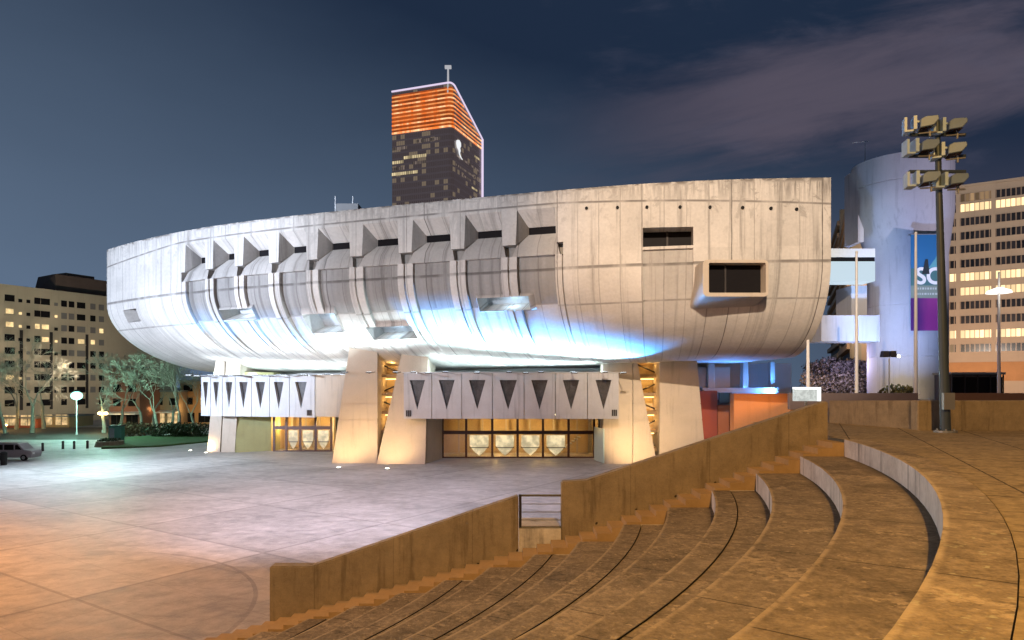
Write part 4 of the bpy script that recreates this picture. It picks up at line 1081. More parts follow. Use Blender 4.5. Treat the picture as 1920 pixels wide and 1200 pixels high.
b.hexa([(x0+1.3, Yb_-.045), (x0+2.2, Yb_-.045), (x0+2.2, Yb_-.03), (x0+1.3, Yb_-.03)], Zp(514, Yb_), [(x0+1.7, Yb_-.045), (x0+2.0, Yb_-.045), (x0+2.0, Yb_-.03), (x0+1.7, Yb_-.03)], Zp(486, Yb_))
b.box(x0+3.2, x0+3.8, Yb_-.045, Yb_-.03, Zp(500, Yb_), Zp(478, Yb_)); b.build('silhouette', plain('dark_print', (.008, .02, .025), .6), bn)
b = MB(); b.box(x0-.02, x1, Yb_-.04, Yb_+.5, zb1, zb1+.1); b.build('hanging_bar', M['steel'], bn)
spot('banner_lamp', (55, 66, 9), (49, 81, 19), .16, (1, .9, .82), 34, .8)

# bridges
br = thing('footbridge', 'upper white glazed footbridge between the hall and the round tower', 'footbridge', (40, 80, 21))
Yq = 80; xa, xb = Xp(1545, Yq), Xp(1641, Yq)
b = MB(); b.box(xa, xb, Yq, Yq+3, Zp(482, Yq), Zp(466, Yq)); b.build('roof_panel', M['white_metal'], br)
b = MB(); b.box(xa, xb, Yq+.1, Yq+2.9, Zp(490, Yq), Zp(482, Yq)); b.build('window_band', M['dark_glass'], br)
b = MB(); b.box(xa, xb, Yq, Yq+3, Zp(527, Yq), Zp(490, Yq)); b.build('side_panel', glow('lit_bridge_panel', (.70, .88, 1.0), .78), br)
spot('bridge_light', (40, 68, 9), (40, 80, 23), .9, (.62, .84, 1.0), 40, .8)
b = MB(); Yq = 81; b.box(Xp(1540, Yq), Xp(1647, Yq), Yq, Yq+3.5, Zp(640, Yq), Zp(591, Yq)); b.box(Xp(1646.9, Yq), Xp(1649.5, Yq), Yq-.06, Yq+3.6, Zp(641, Yq), Zp(588, Yq))
tag(b.build('service_bridge', tcm, bevel=.03), 'lower solid concrete bridge between the hall and the round tower', 'bridge')
spot('service_bridge_light', (41, 70, 8), (41, 81, 15.5), .75, (.30, .55, 1.0), 60, .9)

# ------------------------------------------------------------------ office slab at far right
of = thing('office_block', 'long beige office block with rows of strip windows behind the floodlight mast', 'office building', (97, 147, 0))
d1 = Vector((.837, -.547)); nO = Vector((-.547, -.837)); A0 = Vector((97, 147))
beige = concrete('beige_cladding', (.47, .37, .28), .10, .3, .8, .1, .08)
def q2(t, dd=0): p = A0+d1*t-nO*dd; return (p.x, p.y)
b = MB(); t0, t1 = -14, 26; zr = 51.4
b.hexa([q2(t0), q2(t1), q2(t1, 14), q2(t0, 14)], 0, [q2(t0), q2(t1), q2(t1, 14), q2(t0, 14)], zr); b.build('facade', beige, of)
M['of_dark'] = panes('office_glazing', (.035, .03, .032), (1, .7, .4), 0, .86, 9, (.30, .22, .16), rnd=.8, fw=.22)
M['of_lit'] = panes('office_glazing_lit', (.3, .25, .15), (1.0, .72, .38), 1.7, .86, 9, (.35, .25, .15), rnd=.5, fw=.16)
M['of_half'] = panes('office_glazing_dim', (.12, .09, .06), (1.0, .62, .3), .35, .86, 9, (.3, .22, .16), rnd=.9, fw=.2)
rowsy = [(372, 0), (391, 3), (417, 0), (443, 0), (468, 0), (495, 0), (520, 1), (547, 2), (573, 0), (600, 0), (627, 1), (653, 0)]
zrow = []
for (py, st) in rowsy:
    Y = 147-.547*0; zz = Zp(py, 147)
    for gi, ts in enumerate(np.arange(-12.6, 24, 6.25)):
        ta, tb = ts, ts+5.55
        m_ = M['of_dark']
        if st == 1: m_ = M['of_lit']
        elif st == 2 and gi in (2, 3): m_ = M['of_lit']
        elif st == 3 and gi in (2, 3): m_ = M['of_lit']
        elif random.random() < .12: m_ = M['of_half']
        b = MB(); h = 1.65
        pts = [(*q2(ta, -.03), zz-h/2), (*q2(tb, -.03), zz-h/2), (*q2(tb, -.03), zz+h/2), (*q2(ta, -.03), zz+h/2)]
        b.poly(pts, [(0, .3), (tb-ta, .3), (tb-ta, 1.95), (0, 1.95)])
        # a slim frame gives the strip depth
        for z0_, z1_ in ((zz-h/2-.12, zz-h/2), (zz+h/2, zz+h/2+.1)):
            b.hexa([q2(ta, -.14), q2(tb, -.14), q2(tb, .02), q2(ta, .02)], z0_, [q2(ta, -.14), q2(tb, -.14), q2(tb, .02), q2(ta, .02)], z1_, 1)
        b.build('strip_window', [m_, beige], of, merge=True)
b = MB(); b.hexa([q2(t0, -.35), q2(t1, -.35), q2(t1, 0), q2(t0, 0)], 9.6, [q2(t0, -.35), q2(t1, -.35), q2(t1, 0), q2(t0, 0)], 13.6); b.build('plinth', concrete('plinth_orange', (.46, .24, .11), .2, .5), of)
b = MB(); b.hexa([q2(t0, -.2), q2(t1, -.2), q2(t1, 14), q2(t0, 14)], zr+.01, [q2(t0, -.2), q2(t1, -.2), q2(t1, 14), q2(t0, 14)], zr+.5); b.build('roof_edge', beige, of)
spot('office_street_light', (62, 78, 12), (97, 145, 30), .66, (1.0, .86, .74), 70, .9, .5)
spot('office_street_light', (88, 128, 9.5), (98, 145, 14), .5, (1.0, .48, .16), 130, .9, .5)
# dark parked bus like kiosk row below the office
Yk = 70; xk0, xk1, zk = Xp(1781, Yk), Xp(1884, Yk), Zp(698, Yk)
kb = thing('shelter', 'long dark grey shelter below the office block right of the mast', 'shelter', ((xk0+xk1)/2, Yk, 7.0))
b = MB(); b.box(xk0+.15, xk1-.15, Yk+.3, Yk+2.8, 7.0, zk-.25); b.build('back_wall', concrete('kiosk_grey', (.10, .10, .12), .3, .8), kb)
b = MB(); b.box(xk0, xk1, Yk-.2, Yk+3, zk-.24, zk); b.build('roof', M['steel'], kb, bevel=.05)
for k in range(5):
    xx = xk0+.2+(xk1-xk0-.4)*k/4; b = MB(); b.box(xx-.05, xx+.05, Yk-.1, Yk, 7.0, zk-.25); b.build('post', M['dark_metal'], kb)
for k in range(4):
    xa_ = xk0+.3+(xk1-xk0-.4)*k/4; xb_ = xa_+(xk1-xk0-.4)/4-.2; b = MB(); b.box(xa_, xb_, Yk-.06, Yk-.03, 7.5, zk-.5); b.build('glass_panel', M['dark_glass'], kb)
# blocks with raked balconies seen between hall and tower
def balcony_block(p_near, y_near, p_far, y_far, top, label, tint):
    a = Vector((Xp(p_near, y_near), y_near)); c = Vector((Xp(p_far, y_far), y_far)); t = (c-a).normalized(); n = Vector((t.y, -t.x))
    if n.x > 0: n = -n
    Ln = (c-a).length; zt_ = Zp(top, y_near)
    th = thing('apartment_tower', label, 'apartment tower', (a.x, a.y, 0), 'apartment towers between hall and stair tower')
    wd = 12
    f_ = lambda s, dd: (a.x+t.x*s+n.x*dd, a.y+t.y*s+n.y*dd)
    m_ = concrete('apartment_render', tint, .12, .3)
    b = MB(); b.hexa([f_(0, 0), f_(0, -wd), f_(Ln, -wd), f_(Ln, 0)], 0, [f_(0, 0), f_(0, -wd), f_(Ln, -wd), f_(Ln, 0)], zt_); b.build('wall', m_, th)
    k = 0; z = 9.5
    while z < zt_-1.5:
        b = MB(); b.hexa([f_(.3, .004), f_(Ln-.3, .004), f_(Ln-.3, 1.0), f_(.3, 1.0)], z, [f_(.3, .004), f_(Ln-.3, .004), f_(Ln-.3, 1.0), f_(.3, 1.0)], z+1.05); b.build('balcony', m_, th)
        b = MB(); b.hexa([f_(.6, .003), f_(Ln-.6, .003), f_(Ln-.6, .03), f_(.6, .03)], z+1.06, [f_(.6, .003), f_(Ln-.6, .003), f_(Ln-.6, .03), f_(.6, .03)], z+2.6)
        b.build('window', M['dark_glass'] if random.random() < .7 else M['of_half'], th); z += 2.75
    b = MB(); b.box(a.x-.6, a.x+6, a.y-.5, a.y+.0, 0, zt_+.3); b.build('end_wall', concrete('apartment_end', (.42, .37, .28), .1), th)
balcony_block(1600, 118, 1580, 152, 358, 'beige apartment tower with raked balconies seen right beside the round tower', (.46, .34, .24))
balcony_block(1579, 155, 1558, 195, 396, 'lower beige apartment tower with raked balconies peeking past the hall edge', (.44, .33, .24))
spot('balcony_light', (44, 100, 20), (60, 130, 26), .55, (1.0, .68, .42), 80, .9)

# ------------------------------------------------------------------ city tower
ct = thing('skyscraper', 'dark glass skyscraper with glowing orange slatted crown rising behind the hall', 'skyscraper', (-48, 440, 0))
cA, cB, cD = Vector((-76.6, 434)), Vector((-36.9, 420)), Vector((-20.6, 461.5)); cE = cA+cD-cB
def topz(p):  # roof plane: 195.5 along the street side, sloping back
    s = (p-cB).dot((cD-cB).normalized())/(cD-cB).length; return 195.5-20*max(0, min(1, s))
def rc(off, n=6, r=3.2):
    """footprint with rounded near corner, pushed out by off"""
    u1 = (cA-cB).normalized(); u2 = (cD-cB).normalized()
    n1 = Vector((u1.y, -u1.x)); n1 = n1 if n1.y < 0 else -n1
    n2 = Vector((u2.y, -u2.x)); n2 = n2 if n2.x > 0 else -n2
    pts = [cA+n1*off]
    a0, a1 = math.atan2(n1.y, n1.x), math.atan2(n2.y, n2.x)
    cc = cB+u1*r*1.0+u2*r*1.0
    for k in range(n+1):
        a = a0+(a1-a0)*k/n; pts.append(cc+Vector((math.cos(a), math.sin(a)))*(r*.98+off))
    pts.append(cD+n2*off); return pts
def glass_tower():
    m, nt, b = new_mat('tower_curtain_wall'); uv = nt.xyz(nt.new('ShaderNodeTexCoord').outputs['UV'])
    fu = nt.m('FRACT', nt.m('DIVIDE', uv[0], 1.5)); fv = nt.m('FRACT', nt.m('DIVIDE', uv[1], 3.9))
    iu = nt.m('FLOOR', nt.m('DIVIDE', uv[0], 3.0)); iv = nt.m('FLOOR', nt.m('DIVIDE', uv[1], 3.9))
    wn = nt.new('ShaderNodeTexWhiteNoise', noise_dimensions='2D'); nt.put(wn.inputs['Vector'], nt.comb(iu, iv, 0.0))
    wf = nt.new('ShaderNodeTexWhiteNoise', noise_dimensions='1D'); nt.put(wf.inputs['W'], iv)
    fr = nt.m('MAXIMUM', nt.m('LESS_THAN', fu, .12), nt.m('LESS_THAN', fv, .30))
    k = nt.m('ADD', .6, nt.m('MULTIPLY', wn.outputs['Value'], .8))
    nt.put(b.inputs['Base Color'], nt.mix(fr, nt.vm('MULTIPLY', nt.comb(k, k, k), (.035, .033, .036)), (.22, .17, .16)))
    b.inputs['Roughness'].default_value = .25
    lit = nt.m('MULTIPLY', nt.m('GREATER_THAN', wn.outputs['Value'], .80), nt.m('SUBTRACT', 1.0, fr))
    nt.put(b.inputs['Emission Color'], nt.mix(lit, (.030, .022, .022), (.10, .075, .05))); b.inputs['Emission Strength'].default_value = 1.7  # faint glow over the whole facade, put in to lighten it
    return m
b = MB(); fp = rc(0); back = [cE]
u_ = 0
for p, q in zip(fp, fp[1:]):
    l = (q-p).length; b.poly([(p.x, p.y, 0), (q.x, q.y, 0), (q.x, q.y, topz(q)), (p.x, p.y, topz(p))], [(u_, 0), (u_+l, 0), (u_+l, topz(q)), (u_, topz(p))]); u_ += l
for p, q in ((cD, cE), (cE, cA)): b.poly([(p.x, p.y, 0), (q.x, q.y, 0), (q.x, q.y, topz(q)), (p.x, p.y, topz(p))], [(0, 0), (30, 0), (30, 170), (0, 170)])
b.poly([(p.x, p.y, topz(p)) for p in fp+[cE]], [(0, 0)]*(len(fp)+1))
b.build('curtain_wall', glass_tower(), ct, merge=True)
def strip_mat(name, hot):
    m, nt, b = new_mat(name); o = nt.new('ShaderNodeTexCoord').outputs['Object']
    n = nt.noise(nt.vm('MULTIPLY', o, (1, 1, .2)), .16, 4, .7)
    b.inputs['Base Color'].default_value = (.1, .03, .01, 1)
    nt.put(b.inputs['Emission Color'], nt.mix(nt.ramp(n, .35, .7), (1.0, .20, .03), (1.0, .74, .40) if hot else (1.0, .50, .18))); b.inputs['Emission Strength'].default_value = 1.35 if hot else .95
    return m
sA, sB = strip_mat('crown_led_hot', True), strip_mat('crown_led', False)
z0c = 168.5
fp1 = rc(.35)
def ribbon(pts, z0, z1, off_pts=None):
    b = MB(); u_ = 0
    for p, q in zip(pts, pts[1:]):
        tp, tq = topz(p)-1.2, topz(q)-1.2
        if tp <= z0 and tq <= z0: continue
        if tq < z1:
            # cut where the sloping roof meets the ribbon
            s = max(.02, min(1, (tp-z1)/max(.01, tp-tq))); q2_ = p+(q-p)*s; s2 = max(.02, min(1, (tp-z0)/max(.01, tp-tq))); q3 = p+(q-p)*s2
            if tp > z1: b.poly([(p.x, p.y, z0), (q3.x, q3.y, z0), (q2_.x, q2_.y, z1), (p.x, p.y, z1)])
        else: b.poly([(p.x, p.y, z0), (q.x, q.y, z0), (q.x, q.y, z1), (p.x, p.y, z1)])
    return b
# orange lit wall behind the slats (the crown glows from inside)
ribbon(rc(.12), z0c, 193.5).build('crown_screen', glow('crown_screen', (.80, .15, .02), .55, .5, .12), ct, merge=True)
for k in range(10):
    z = z0c+k*2.55; h = .95 if k else 1.25
    ribbon(fp1, z, z+h).build('light_strip', sA if k in (0, 2, 5, 7) else sB, ct, merge=True)
M['led'] = glow('white_led', (.85, .72, .95), .95)
b = MB(); l_ = [(p.x, p.y, topz(p)+.4) for p in rc(.5)]
for p, q in zip(l_, l_[1:]): b.tube(p, q, .55, .55, 6)
b.build('roof_line_light', M['led'], ct)
b = MB(); p = rc(.6)[-1]; b.tube((p.x, p.y, 60), (p.x, p.y, topz(p)), .8, .8, 6); b.build('corner_line_light', M['led'], ct)
b = MB(); q = Wp(840, 124, 421); b.tube((q.x, 421.5, 190), (q.x, 421.5, q.z), .75, .5, 8); b.box(q.x-2, q.x+2, 420.5, 422.5, q.z-1.2, q.z+.4); b.build('mast', glow('mast_light', (.8, .8, .85), .55), ct)
# lit office floors
M['floor_lit'] = panes('lit_floor', (.2, .15, .1), (1.0, .80, .45), .85, 1.5, 9, (.1, .08, .06), rnd=.7, fw=.3)
M['floor_dim'] = panes('dim_floor', (.2, .15, .1), (.8, .6, .5), .28, 1.5, 9, (.1, .08, .06), rnd=.8, fw=.3)
u1 = (cA-cB).normalized(); n1 = Vector((u1.y, -u1.x)); n1 = n1 if n1.y < 0 else -n1
u2 = (cD-cB).normalized(); n2 = Vector((u2.y, -u2.x)); n2 = n2 if n2.x > 0 else -n2
def face_window(u, n, s0, s1, z, h, m_):
    p = cB+u*s0+n*.08; q = cB+u*s1+n*.08; b = MB(); L_ = abs(s1-s0)
    b.poly([(q.x, q.y, z), (p.x, p.y, z), (p.x, p.y, z+h), (q.x, q.y, z+h)], [(0, .5), (L_, .5), (L_, .5+h), (0, .5+h)]); b.build('lit_floor', m_, ct, merge=True)
for (pxa, pxb, py, m_) in ((736, 764, 274, 'floor_dim'), (782, 826, 265, 'floor_dim'), (735, 757, 300, 'floor_lit'), (757, 800, 293, 'floor_lit'), (735, 760, 312, 'floor_dim'), (774, 800, 305, 'floor_dim'), (734, 784, 322, 'floor_lit')):
    s = lambda px: 42.1*(848-px)/(848-735)
    face_window(u1, n1, s(pxb), s(pxa), Zp(py, 428)-.9, 1.9, M[m_])
for (f0, f1, z, m_) in ((.75, .95, 160, 'floor_lit'), (.3, .62, 142, 'floor_dim'), (.65, .85, 138, 'floor_lit'), (.1, .9, 152, 'floor_dim'), (.1, .9, 146, 'floor_dim')):
    face_window(u2, n2, f0*44, f1*44, z, 1.3, M[m_])
# lit emblem on the right hand face: leaping squirrel like silhouette
b = MB(); em = [(-.2, 9), (1.6, 9.6), (2.9, 8.6), (3.0, 6.8), (2.2, 5.6), (2.6, 4.2), (2.0, 2.6), (2.9, 1.2), (4.4, .2), (4.0, -.3), (2.0, .5), (.9, 1.8), (.5, 3.6), (-.9, 4.6), (-1.5, 6.6), (-1.2, 8.2)]
o0 = cB+u2*6.5+n2*.6
b.poly([(o0.x+u2.x*x*1.6, o0.y+u2.y*x*1.6, 152+z*1.15) for x, z in em]); b.build('emblem', glow('emblem_light', (.95, .97, 1.0), .95), ct, merge=True)

# ================================================================== LEFT BACKGROUND
ap = thing('apartment_block', 'long beige apartment block with small lit windows behind bare trees', 'apartment building', (-110, 155, 0))
a0, a1 = Vector((Xp(-40, 147), 147)), Vector((Xp(330, 190), 190)); ta = (a1-a0).normalized(); na = Vector((ta.y, -ta.x)); La = (a1-a0).length
fa = lambda s, dd=0: (a0.x+ta.x*s-na.x*dd, a0.y+ta.y*s-na.y*dd)
bei = concrete('apartment_plaster', (.40, .34, .25), .12, .2, .85, .1, .12)
za0 = 31.2
b = MB(); b.hexa([fa(0), fa(La), fa(La, 12), fa(0, 12)], 0, [fa(0), fa(La), fa(La, 12), fa(0, 12)], za0); b.build('facade', bei, ap)
b = MB(); b.hexa([fa(17, 2), fa(40, 2), fa(40, 11), fa(17, 11)], za0+.02, [fa(17, 2), fa(40, 2), fa(40, 11), fa(18, 11)], za0+4.2); b.hexa([fa(20, 3), fa(27, 3), fa(27, 9), fa(20, 9)], za0+4.22, [fa(20, 3), fa(27, 3), fa(27, 9), fa(20, 9)], za0+5.0); b.build('roof', concrete('brown_roof', (.10, .07, .06), .2), ap)
wd_dark = M['dark_glass']; wd_lit = glow('lit_flat_window', (1.0, .72, .34), 1.3, .4, .8); wd_b = plain('blind_window', (.16, .15, .14), .5)
ncount = 0
spx = [18, 38, 53, 70, 85, 105, 120, 134, 152, 174, 190]
def s_of(px):
    r_ = (px-960)/F   # intersect ray with facade
    return (r_*a0.y-a0.x)/(ta.x-r_*ta.y)
lit_set = {(0, 1), (1, 1), (0, 2), (1, 2), (4, 2), (5, 1), (4, 3), (5, 3), (8, 3), (9, 3), (10, 2), (0, 6), (1, 6), (3, 2), (6, 5)}
for c_, px in enumerate(spx):
    s = s_of(px)
    for r_ in range(9):
        z = za0-3.0-r_*2.95
        if r_ > 7 and c_ % 2: continue
        wide = 1.0 if c_ in (0, 4, 8) else (.4 if c_ in (1, 2, 5) else .65)
        b = MB(); h = 1.45 if wide > .6 else .75
        mt = wd_lit if (c_, r_) in lit_set else (wd_dark if random.random() < .75 else wd_b)
        k_ = .75 if (c_, r_) in lit_set else 1
        b.hexa([fa(s-wide*k_, -.06), fa(s+wide*k_, -.06), fa(s+wide*k_, .02), fa(s-wide*k_, .02)], z-.7*k_, [fa(s-wide*k_, -.06), fa(s+wide*k_, -.06), fa(s+wide*k_, .02), fa(s-wide*k_, .02)], z+(h-.7)*k_)
        b.build('window', mt, ap)
        if wide > .9:
            b = MB(); b.hexa([fa(s-wide-.1, -.2), fa(s+wide+.1, -.2), fa(s+wide+.1, -.061), fa(s-wide-.1, -.061)], z-.95, [fa(s-wide-.1, -.2), fa(s+wide+.1, -.2), fa(s+wide+.1, -.061), fa(s-wide-.1, -.061)], z-.72); b.build('sill', bei, ap)
for s in (s_of(96), s_of(40), s_of(163)):
    b = MB(); b.hexa([fa(s-.35, -.03), fa(s+.35, -.03), fa(s+.35, .05), fa(s-.35, .05)], 3, [fa(s-.35, -.03), fa(s+.35, -.03), fa(s+.35, .05), fa(s-.35, .05)], za0-10); b.build('downpipe', M['dark_metal'], ap)
spot('apartment_street_light', (-86, 136, 8), (-108, 158, 22), .62, (1.0, .86, .68), 100, .9, .5)
# shops along the street
def shop(px0, px1, Y, top, label, wallc, lights, awning=False, glowc=(1.0, .68, .32)):
    x0, x1 = Xp(px0, Y), Xp(px1, Y); zt_ = Zp(top, Y)
    th = thing('shop_building', label, 'shop', ((x0+x1)/2, Y, 0))
    b = MB(); b.box(x0, x1, Y, Y+8, 0, zt_); b.build('wall', concrete('shop_wall', wallc, .2, .4), th)
    b = MB(); b.box(x0-.2, x1+.2, Y-.3, Y+8.2, zt_+.01, zt_+.35); b.build('roof', M['roofing'], th)
    n = max(2, int((x1-x0)/2.6)); gm_ = glow('shop_window_glow', glowc, 1.1, .75, .9)
    for k in range(n):
        xa = x0+(x1-x0)*(k+.12)/n; xb = x0+(x1-x0)*(k+.88)/n
        lit = random.random() < lights
        b = MB(); b.box(xa, xb, Y-.06, Y+.02, .5, 2.6); w_ = b.build('shop_window', gm_ if lit else M['dark_glass'], th)
        b = MB(); b.box((xa+xb)/2-.05, (xa+xb)/2+.05, Y-.10, Y-.061, .5, 2.6); b.build('mullion', M['dark_metal'], w_)
        if zt_ > 7:
            for zz in np.arange(4.4, zt_-2, 2.9):
                b = MB(); b.box(xa+.4, xb-.4, Y-.05, Y+.02, zz, zz+1.5); b.build('window', gm_ if random.random() < .18 else M['dark_glass'], th)
    if awning:
        b = MB(); b.hexa([(x0, Y-1.8), (x1, Y-1.8), (x1, Y-.07), (x0, Y-.07)], 2.75, [(x0, Y-1.8), (x1, Y-1.8), (x1, Y-.07), (x0, Y-.07)], [2.95, 2.95, 3.3, 3.3]); b.build('awning', M['white_metal'], th)
    point('shop_light', ((x0+x1)/2, Y-4, 3.6), .5, 4, (1, .62, .25), .4)
    return th
shop(0, 70, 138, 785, 'low red brown shop front at the far left of the street', (.35, .10, .06), .4)
shop(72, 130, 140, 782, 'low shop front with bright cream windows below the apartment block', (.36, .25, .14), .9)
shop(205, 262, 138, 690, 'reddish four storey house with shop behind the forked tree', (.28, .13, .09), .5, True)
shop(264, 335, 146, 735, 'two storey house with brightly lit windows behind the tree trunks', (.36, .27, .18), .95, True)
shop(337, 400, 150, 715, 'ochre house with lit ground floor seen left of the hall canopy', (.40, .22, .10), .7)
# hedge and shrubs -------------------------------------------------------------
def leaf_mat(name, c0, c1):
    m, nt, b = new_mat(name); o = nt.new('ShaderNodeTexCoord').outputs['Object']
    nt.put(b.inputs['Base Color'], nt.mix(nt.ramp(nt.noise(o, 2.2, 4, .7), .35, .65), c0, c1)); b.inputs['Roughness'].default_value = .7; return m
def leaves(b, c, rx, ry, rz, n, size, rnd):
    for i in range(n):
        while True:
            v = Vector((rnd.uniform(-1, 1), rnd.uniform(-1, 1), rnd.uniform(-1, 1)))
            if .25 < v.length < 1: break
        k = .75+.5*math.sin(v.x*5+1)*math.cos(v.z*4+v.y*3)
        p = Vector((c[0]+v.x*rx*min(1, k+.2), c[1]+v.y*ry, c[2]+v.z*rz*min(1, k+.25)))
        a = Vector((rnd.gauss(0, 1), rnd.gauss(0, 1), rnd.gauss(0, 1))).normalized(); e = a.orthogonal().normalized(); s = size*rnd.uniform(.6, 1.4)
        g_ = a.cross(e)
        b.poly([p-e*s, p+g_*s*.5, p+e*s, p-g_*s*.5])
rnd = random.Random(5)
hm = leaf_mat('hedge_leaves', (.010, .022, .008), (.03, .055, .015))
q = Gp(338, 820); b = MB(); leaves(b, (q.x, q.y, 1.2), 6.5, 2.0, 1.4, 2600, .22, rnd); tag(b.build('hedge', hm, merge=True), 'dark low hedge behind the lawn left of the hall', 'hedge')
q = Gp(252, 818); b = MB(); leaves(b, (q.x, q.y, 1.2), 4.0, 1.5, 1.3, 1500, .2, rnd); tag(b.build('shrub', leaf_mat('brown_leaves', (.05, .03, .012), (.13, .075, .03)), merge=True), 'brown leafless looking shrub at the left end of the lawn', 'shrub')
q = Wp(1686, 730, 76); b = MB(); leaves(b, (q.x, q.y, 7.7), 2.3, 1.4, 1.15, 900, .2, rnd); tag(b.build('shrub', leaf_mat('yellow_leaves', (.06, .06, .015), (.16, .14, .04)), merge=True), 'yellow green shrub lit at the foot of the round tower', 'shrub')

# trees ------------------------------------------------------------------------
bark = plain('bark', (.30, .28, .22), .9, 0, .4, 2.0)
def bare_tree(x, y, h, seed, label, lean=0.0, fork=.3, spread=1.0, zb_=0.0, leafm=None, depth=7):
    rn = random.Random(seed)
    th = thing('bare_tree' if leafm is None else 'tree', label, 'tree', (x, y, zb_), 'trees behind the plaza' if leafm is None else None)
    tr, cr, lf = MB(), MB(), MB()
    def grow(p, dv, ln, r, lev):
        q = p.copy(); d_ = dv.copy(); seg = 3 if lev < 3 else 2
        for s in range(seg):
            d2 = (d_+Vector((rn.gauss(0, .13), rn.gauss(0, .13), rn.gauss(.03, .08)))).normalized(); e = q+d2*ln/seg
            r2 = r*(1-.16)
            (tr if lev < 2 else cr).tube(q, e, r, r2, 7 if lev < 2 else (4 if lev < 4 else 3), cap=False); q = e; d_ = d2; r = r2
        if lev >= depth:
            if leafm is not None: leaves(lf, q, .9, .9, .7, 30, .2, rn)
            return
        nb = 2 if lev == 0 else rn.choice((2, 3, 3))
        for k in range(nb):
            ax = d_.orthogonal(); ax.rotate(Matrix.Rotation(rn.uniform(0, 6.28)+k*2.2, 3, d_)); an = rn.uniform(.35, .8)*spread
            nd = (d_*math.cos(an)+ax.normalized()*math.sin(an)); nd.z += .08; nd.normalize()
            grow(q, nd, ln*rn.uniform(.66, .85), max(.022, r*rn.uniform(.58, .75)), lev+1)
    grow(Vector((x, y, zb_)), Vector((lean, 0, 1)).normalized(), h*fork, h*.024, 0)
    tr.build('trunk', bark, th, smooth=60); cr.build('crown', bark, th)
    if leafm is not None: lf.build('foliage', leafm, th, merge=True)
    return th
TR = [(196, 124, 15.5, 11, 'pale forked bare tree lit green beside the starburst street lamp', .1, 1.0), (298, 120, 14.5, 12, 'dark bare tree between the lit house and the hedge', -.05, 1.0), (336, 116, 15, 13, 'slim bare tree nearest the left end of the hall canopy', .03, .9),
      (262, 126, 14, 14, 'bare tree in front of the reddish house', .0, 1.0), (60, 124, 17.5, 15, 'tall bare tree before the left part of the apartment block', .05, 1.0), (82, 135, 17, 16, 'tall bare tree left of the starburst street lamp', -.04, 1.0), (10, 122, 15, 17, 'bare tree cut by the left edge of the picture', .05, 1.0),
      (285, 134, 14.5, 21, 'bare tree standing behind the dark low hedge', 0, 1.0), (322, 130, 13.5, 22, 'bare tree between two trunks left of the hall canopy', .04, 1.0), (30, 132, 16, 23, 'bare tree behind the grey van', 0, 1.0), (225, 132, 15, 18, 'bare tree right of the twin sodium lamp', 0, 1.05), (368, 124, 13, 19, 'bare tree almost hidden by the hall canopy corner', 0, .9)]
for (px, Y, h, sd, lab, ln, spd) in TR: bare_tree(Xp(px, Y), Y, h, sd, lab, ln, .27, spd)
lfm = leaf_mat('lilac_leaves', (.07, .06, .06), (.28, .235, .24))
for (px, Y, h, sd, lab) in ((1520, 100, 7.2, 31, 'small leafy tree glowing warm behind the lightbox sign'), (1560, 98, 7.8, 32, 'small leafy tree in violet light under the service bridge'), (1598, 96, 8.0, 33, 'small leafy tree in violet light nearest the round tower')):
    bare_tree(Xp(px, Y), Y, h, sd, lab, 0, .22, 1.0, 7.0, lfm, 4)
b = MB(); leaves(b, (Xp(1556, 97), 95, 9.2), 5.2, 2.2, 3.6, 7000, .2, rnd); tag(b.build('hedge', lfm, merge=True), 'tall mottled violet hedge below the service bridge', 'hedge')
point('violet_garden_lamp', (Xp(1585, 90), 89.5, 11.5), .6, 6, (.68, .62, 1.0), .4); point('amber_garden_lamp', (Xp(1508, 92), 92, 9.2), .8, 3, (1, .6, .25), .3)

# street lamps -------------------------------------------------------------------
def street_lamp(px, Y, py, label, kind, base=0.0, twin=False):
    x = Xp(px, Y); z = Zp(py, Y)
    th = thing('street_lamp', label, 'street lamp', (x, Y, base))
    b = MB(); b.tube((x, Y, base), (x, Y, z-.2), .11, .07, 10); b.tube((x, Y, base), (x, Y, base+.5), .18, .14, 10); b.build('pole', M['white_metal'], th)
    for dx in ((-.55, .55) if twin else (0,)):
        r_ = {'cyan': .95, 'sod': .34, 'dim': .25}[kind]
        b = MB(); b.blob((x+dx, Y-.05, z), r_, 12, 0, .8); hd = b.build('lamp_globe', M['lamp_cyan'] if kind == 'cyan' else M['lamp_sod'], th)
        b = MB(); b.tube((x+dx, Y-.05, z+r_*.78), (x+dx, Y-.05, z+r_*1.1), r_*.7, r_*.25, 10); b.build('cap', M['dark_metal'], hd)
        if twin: b = MB(); b.tube((x, Y, z-.35), (x+dx, Y, z-.25), .04, .04, 6); b.build('arm', M['white_metal'], th)
    if kind == 'cyan': point('mercury_light', (x, Y-3.0, z-.8), 1.0, 8.5, (.42, 1.0, .80), .5)
    else: point('sodium_light', (x, Y-.9, z), .7 if twin else .3, 3.6, (1, .60, .2), .35)
    return th
street_lamp(144, 119, 742, 'street lamp with brilliant cyan white globe left of the hall', 'cyan')
street_lamp(193, 124, 775, 'twin globe street lamp glowing amber beside the green cabinet', 'sod', 0, True)
street_lamp(62, 133, 774, 'small amber street lamp in front of the apartment block', 'dim')
street_lamp(11, 130, 797, 'low amber lamp near the left edge of the picture', 'dim')
point('mercury_plaza_light', (Xp(170, 100), 100, 17), .55, 17, (.80, 1.0, .95), .5)
point('mercury_tree_light', (Xp(205, 112), 112, 9.0), 2.6, 7, (.42, 1.0, .78), .4)

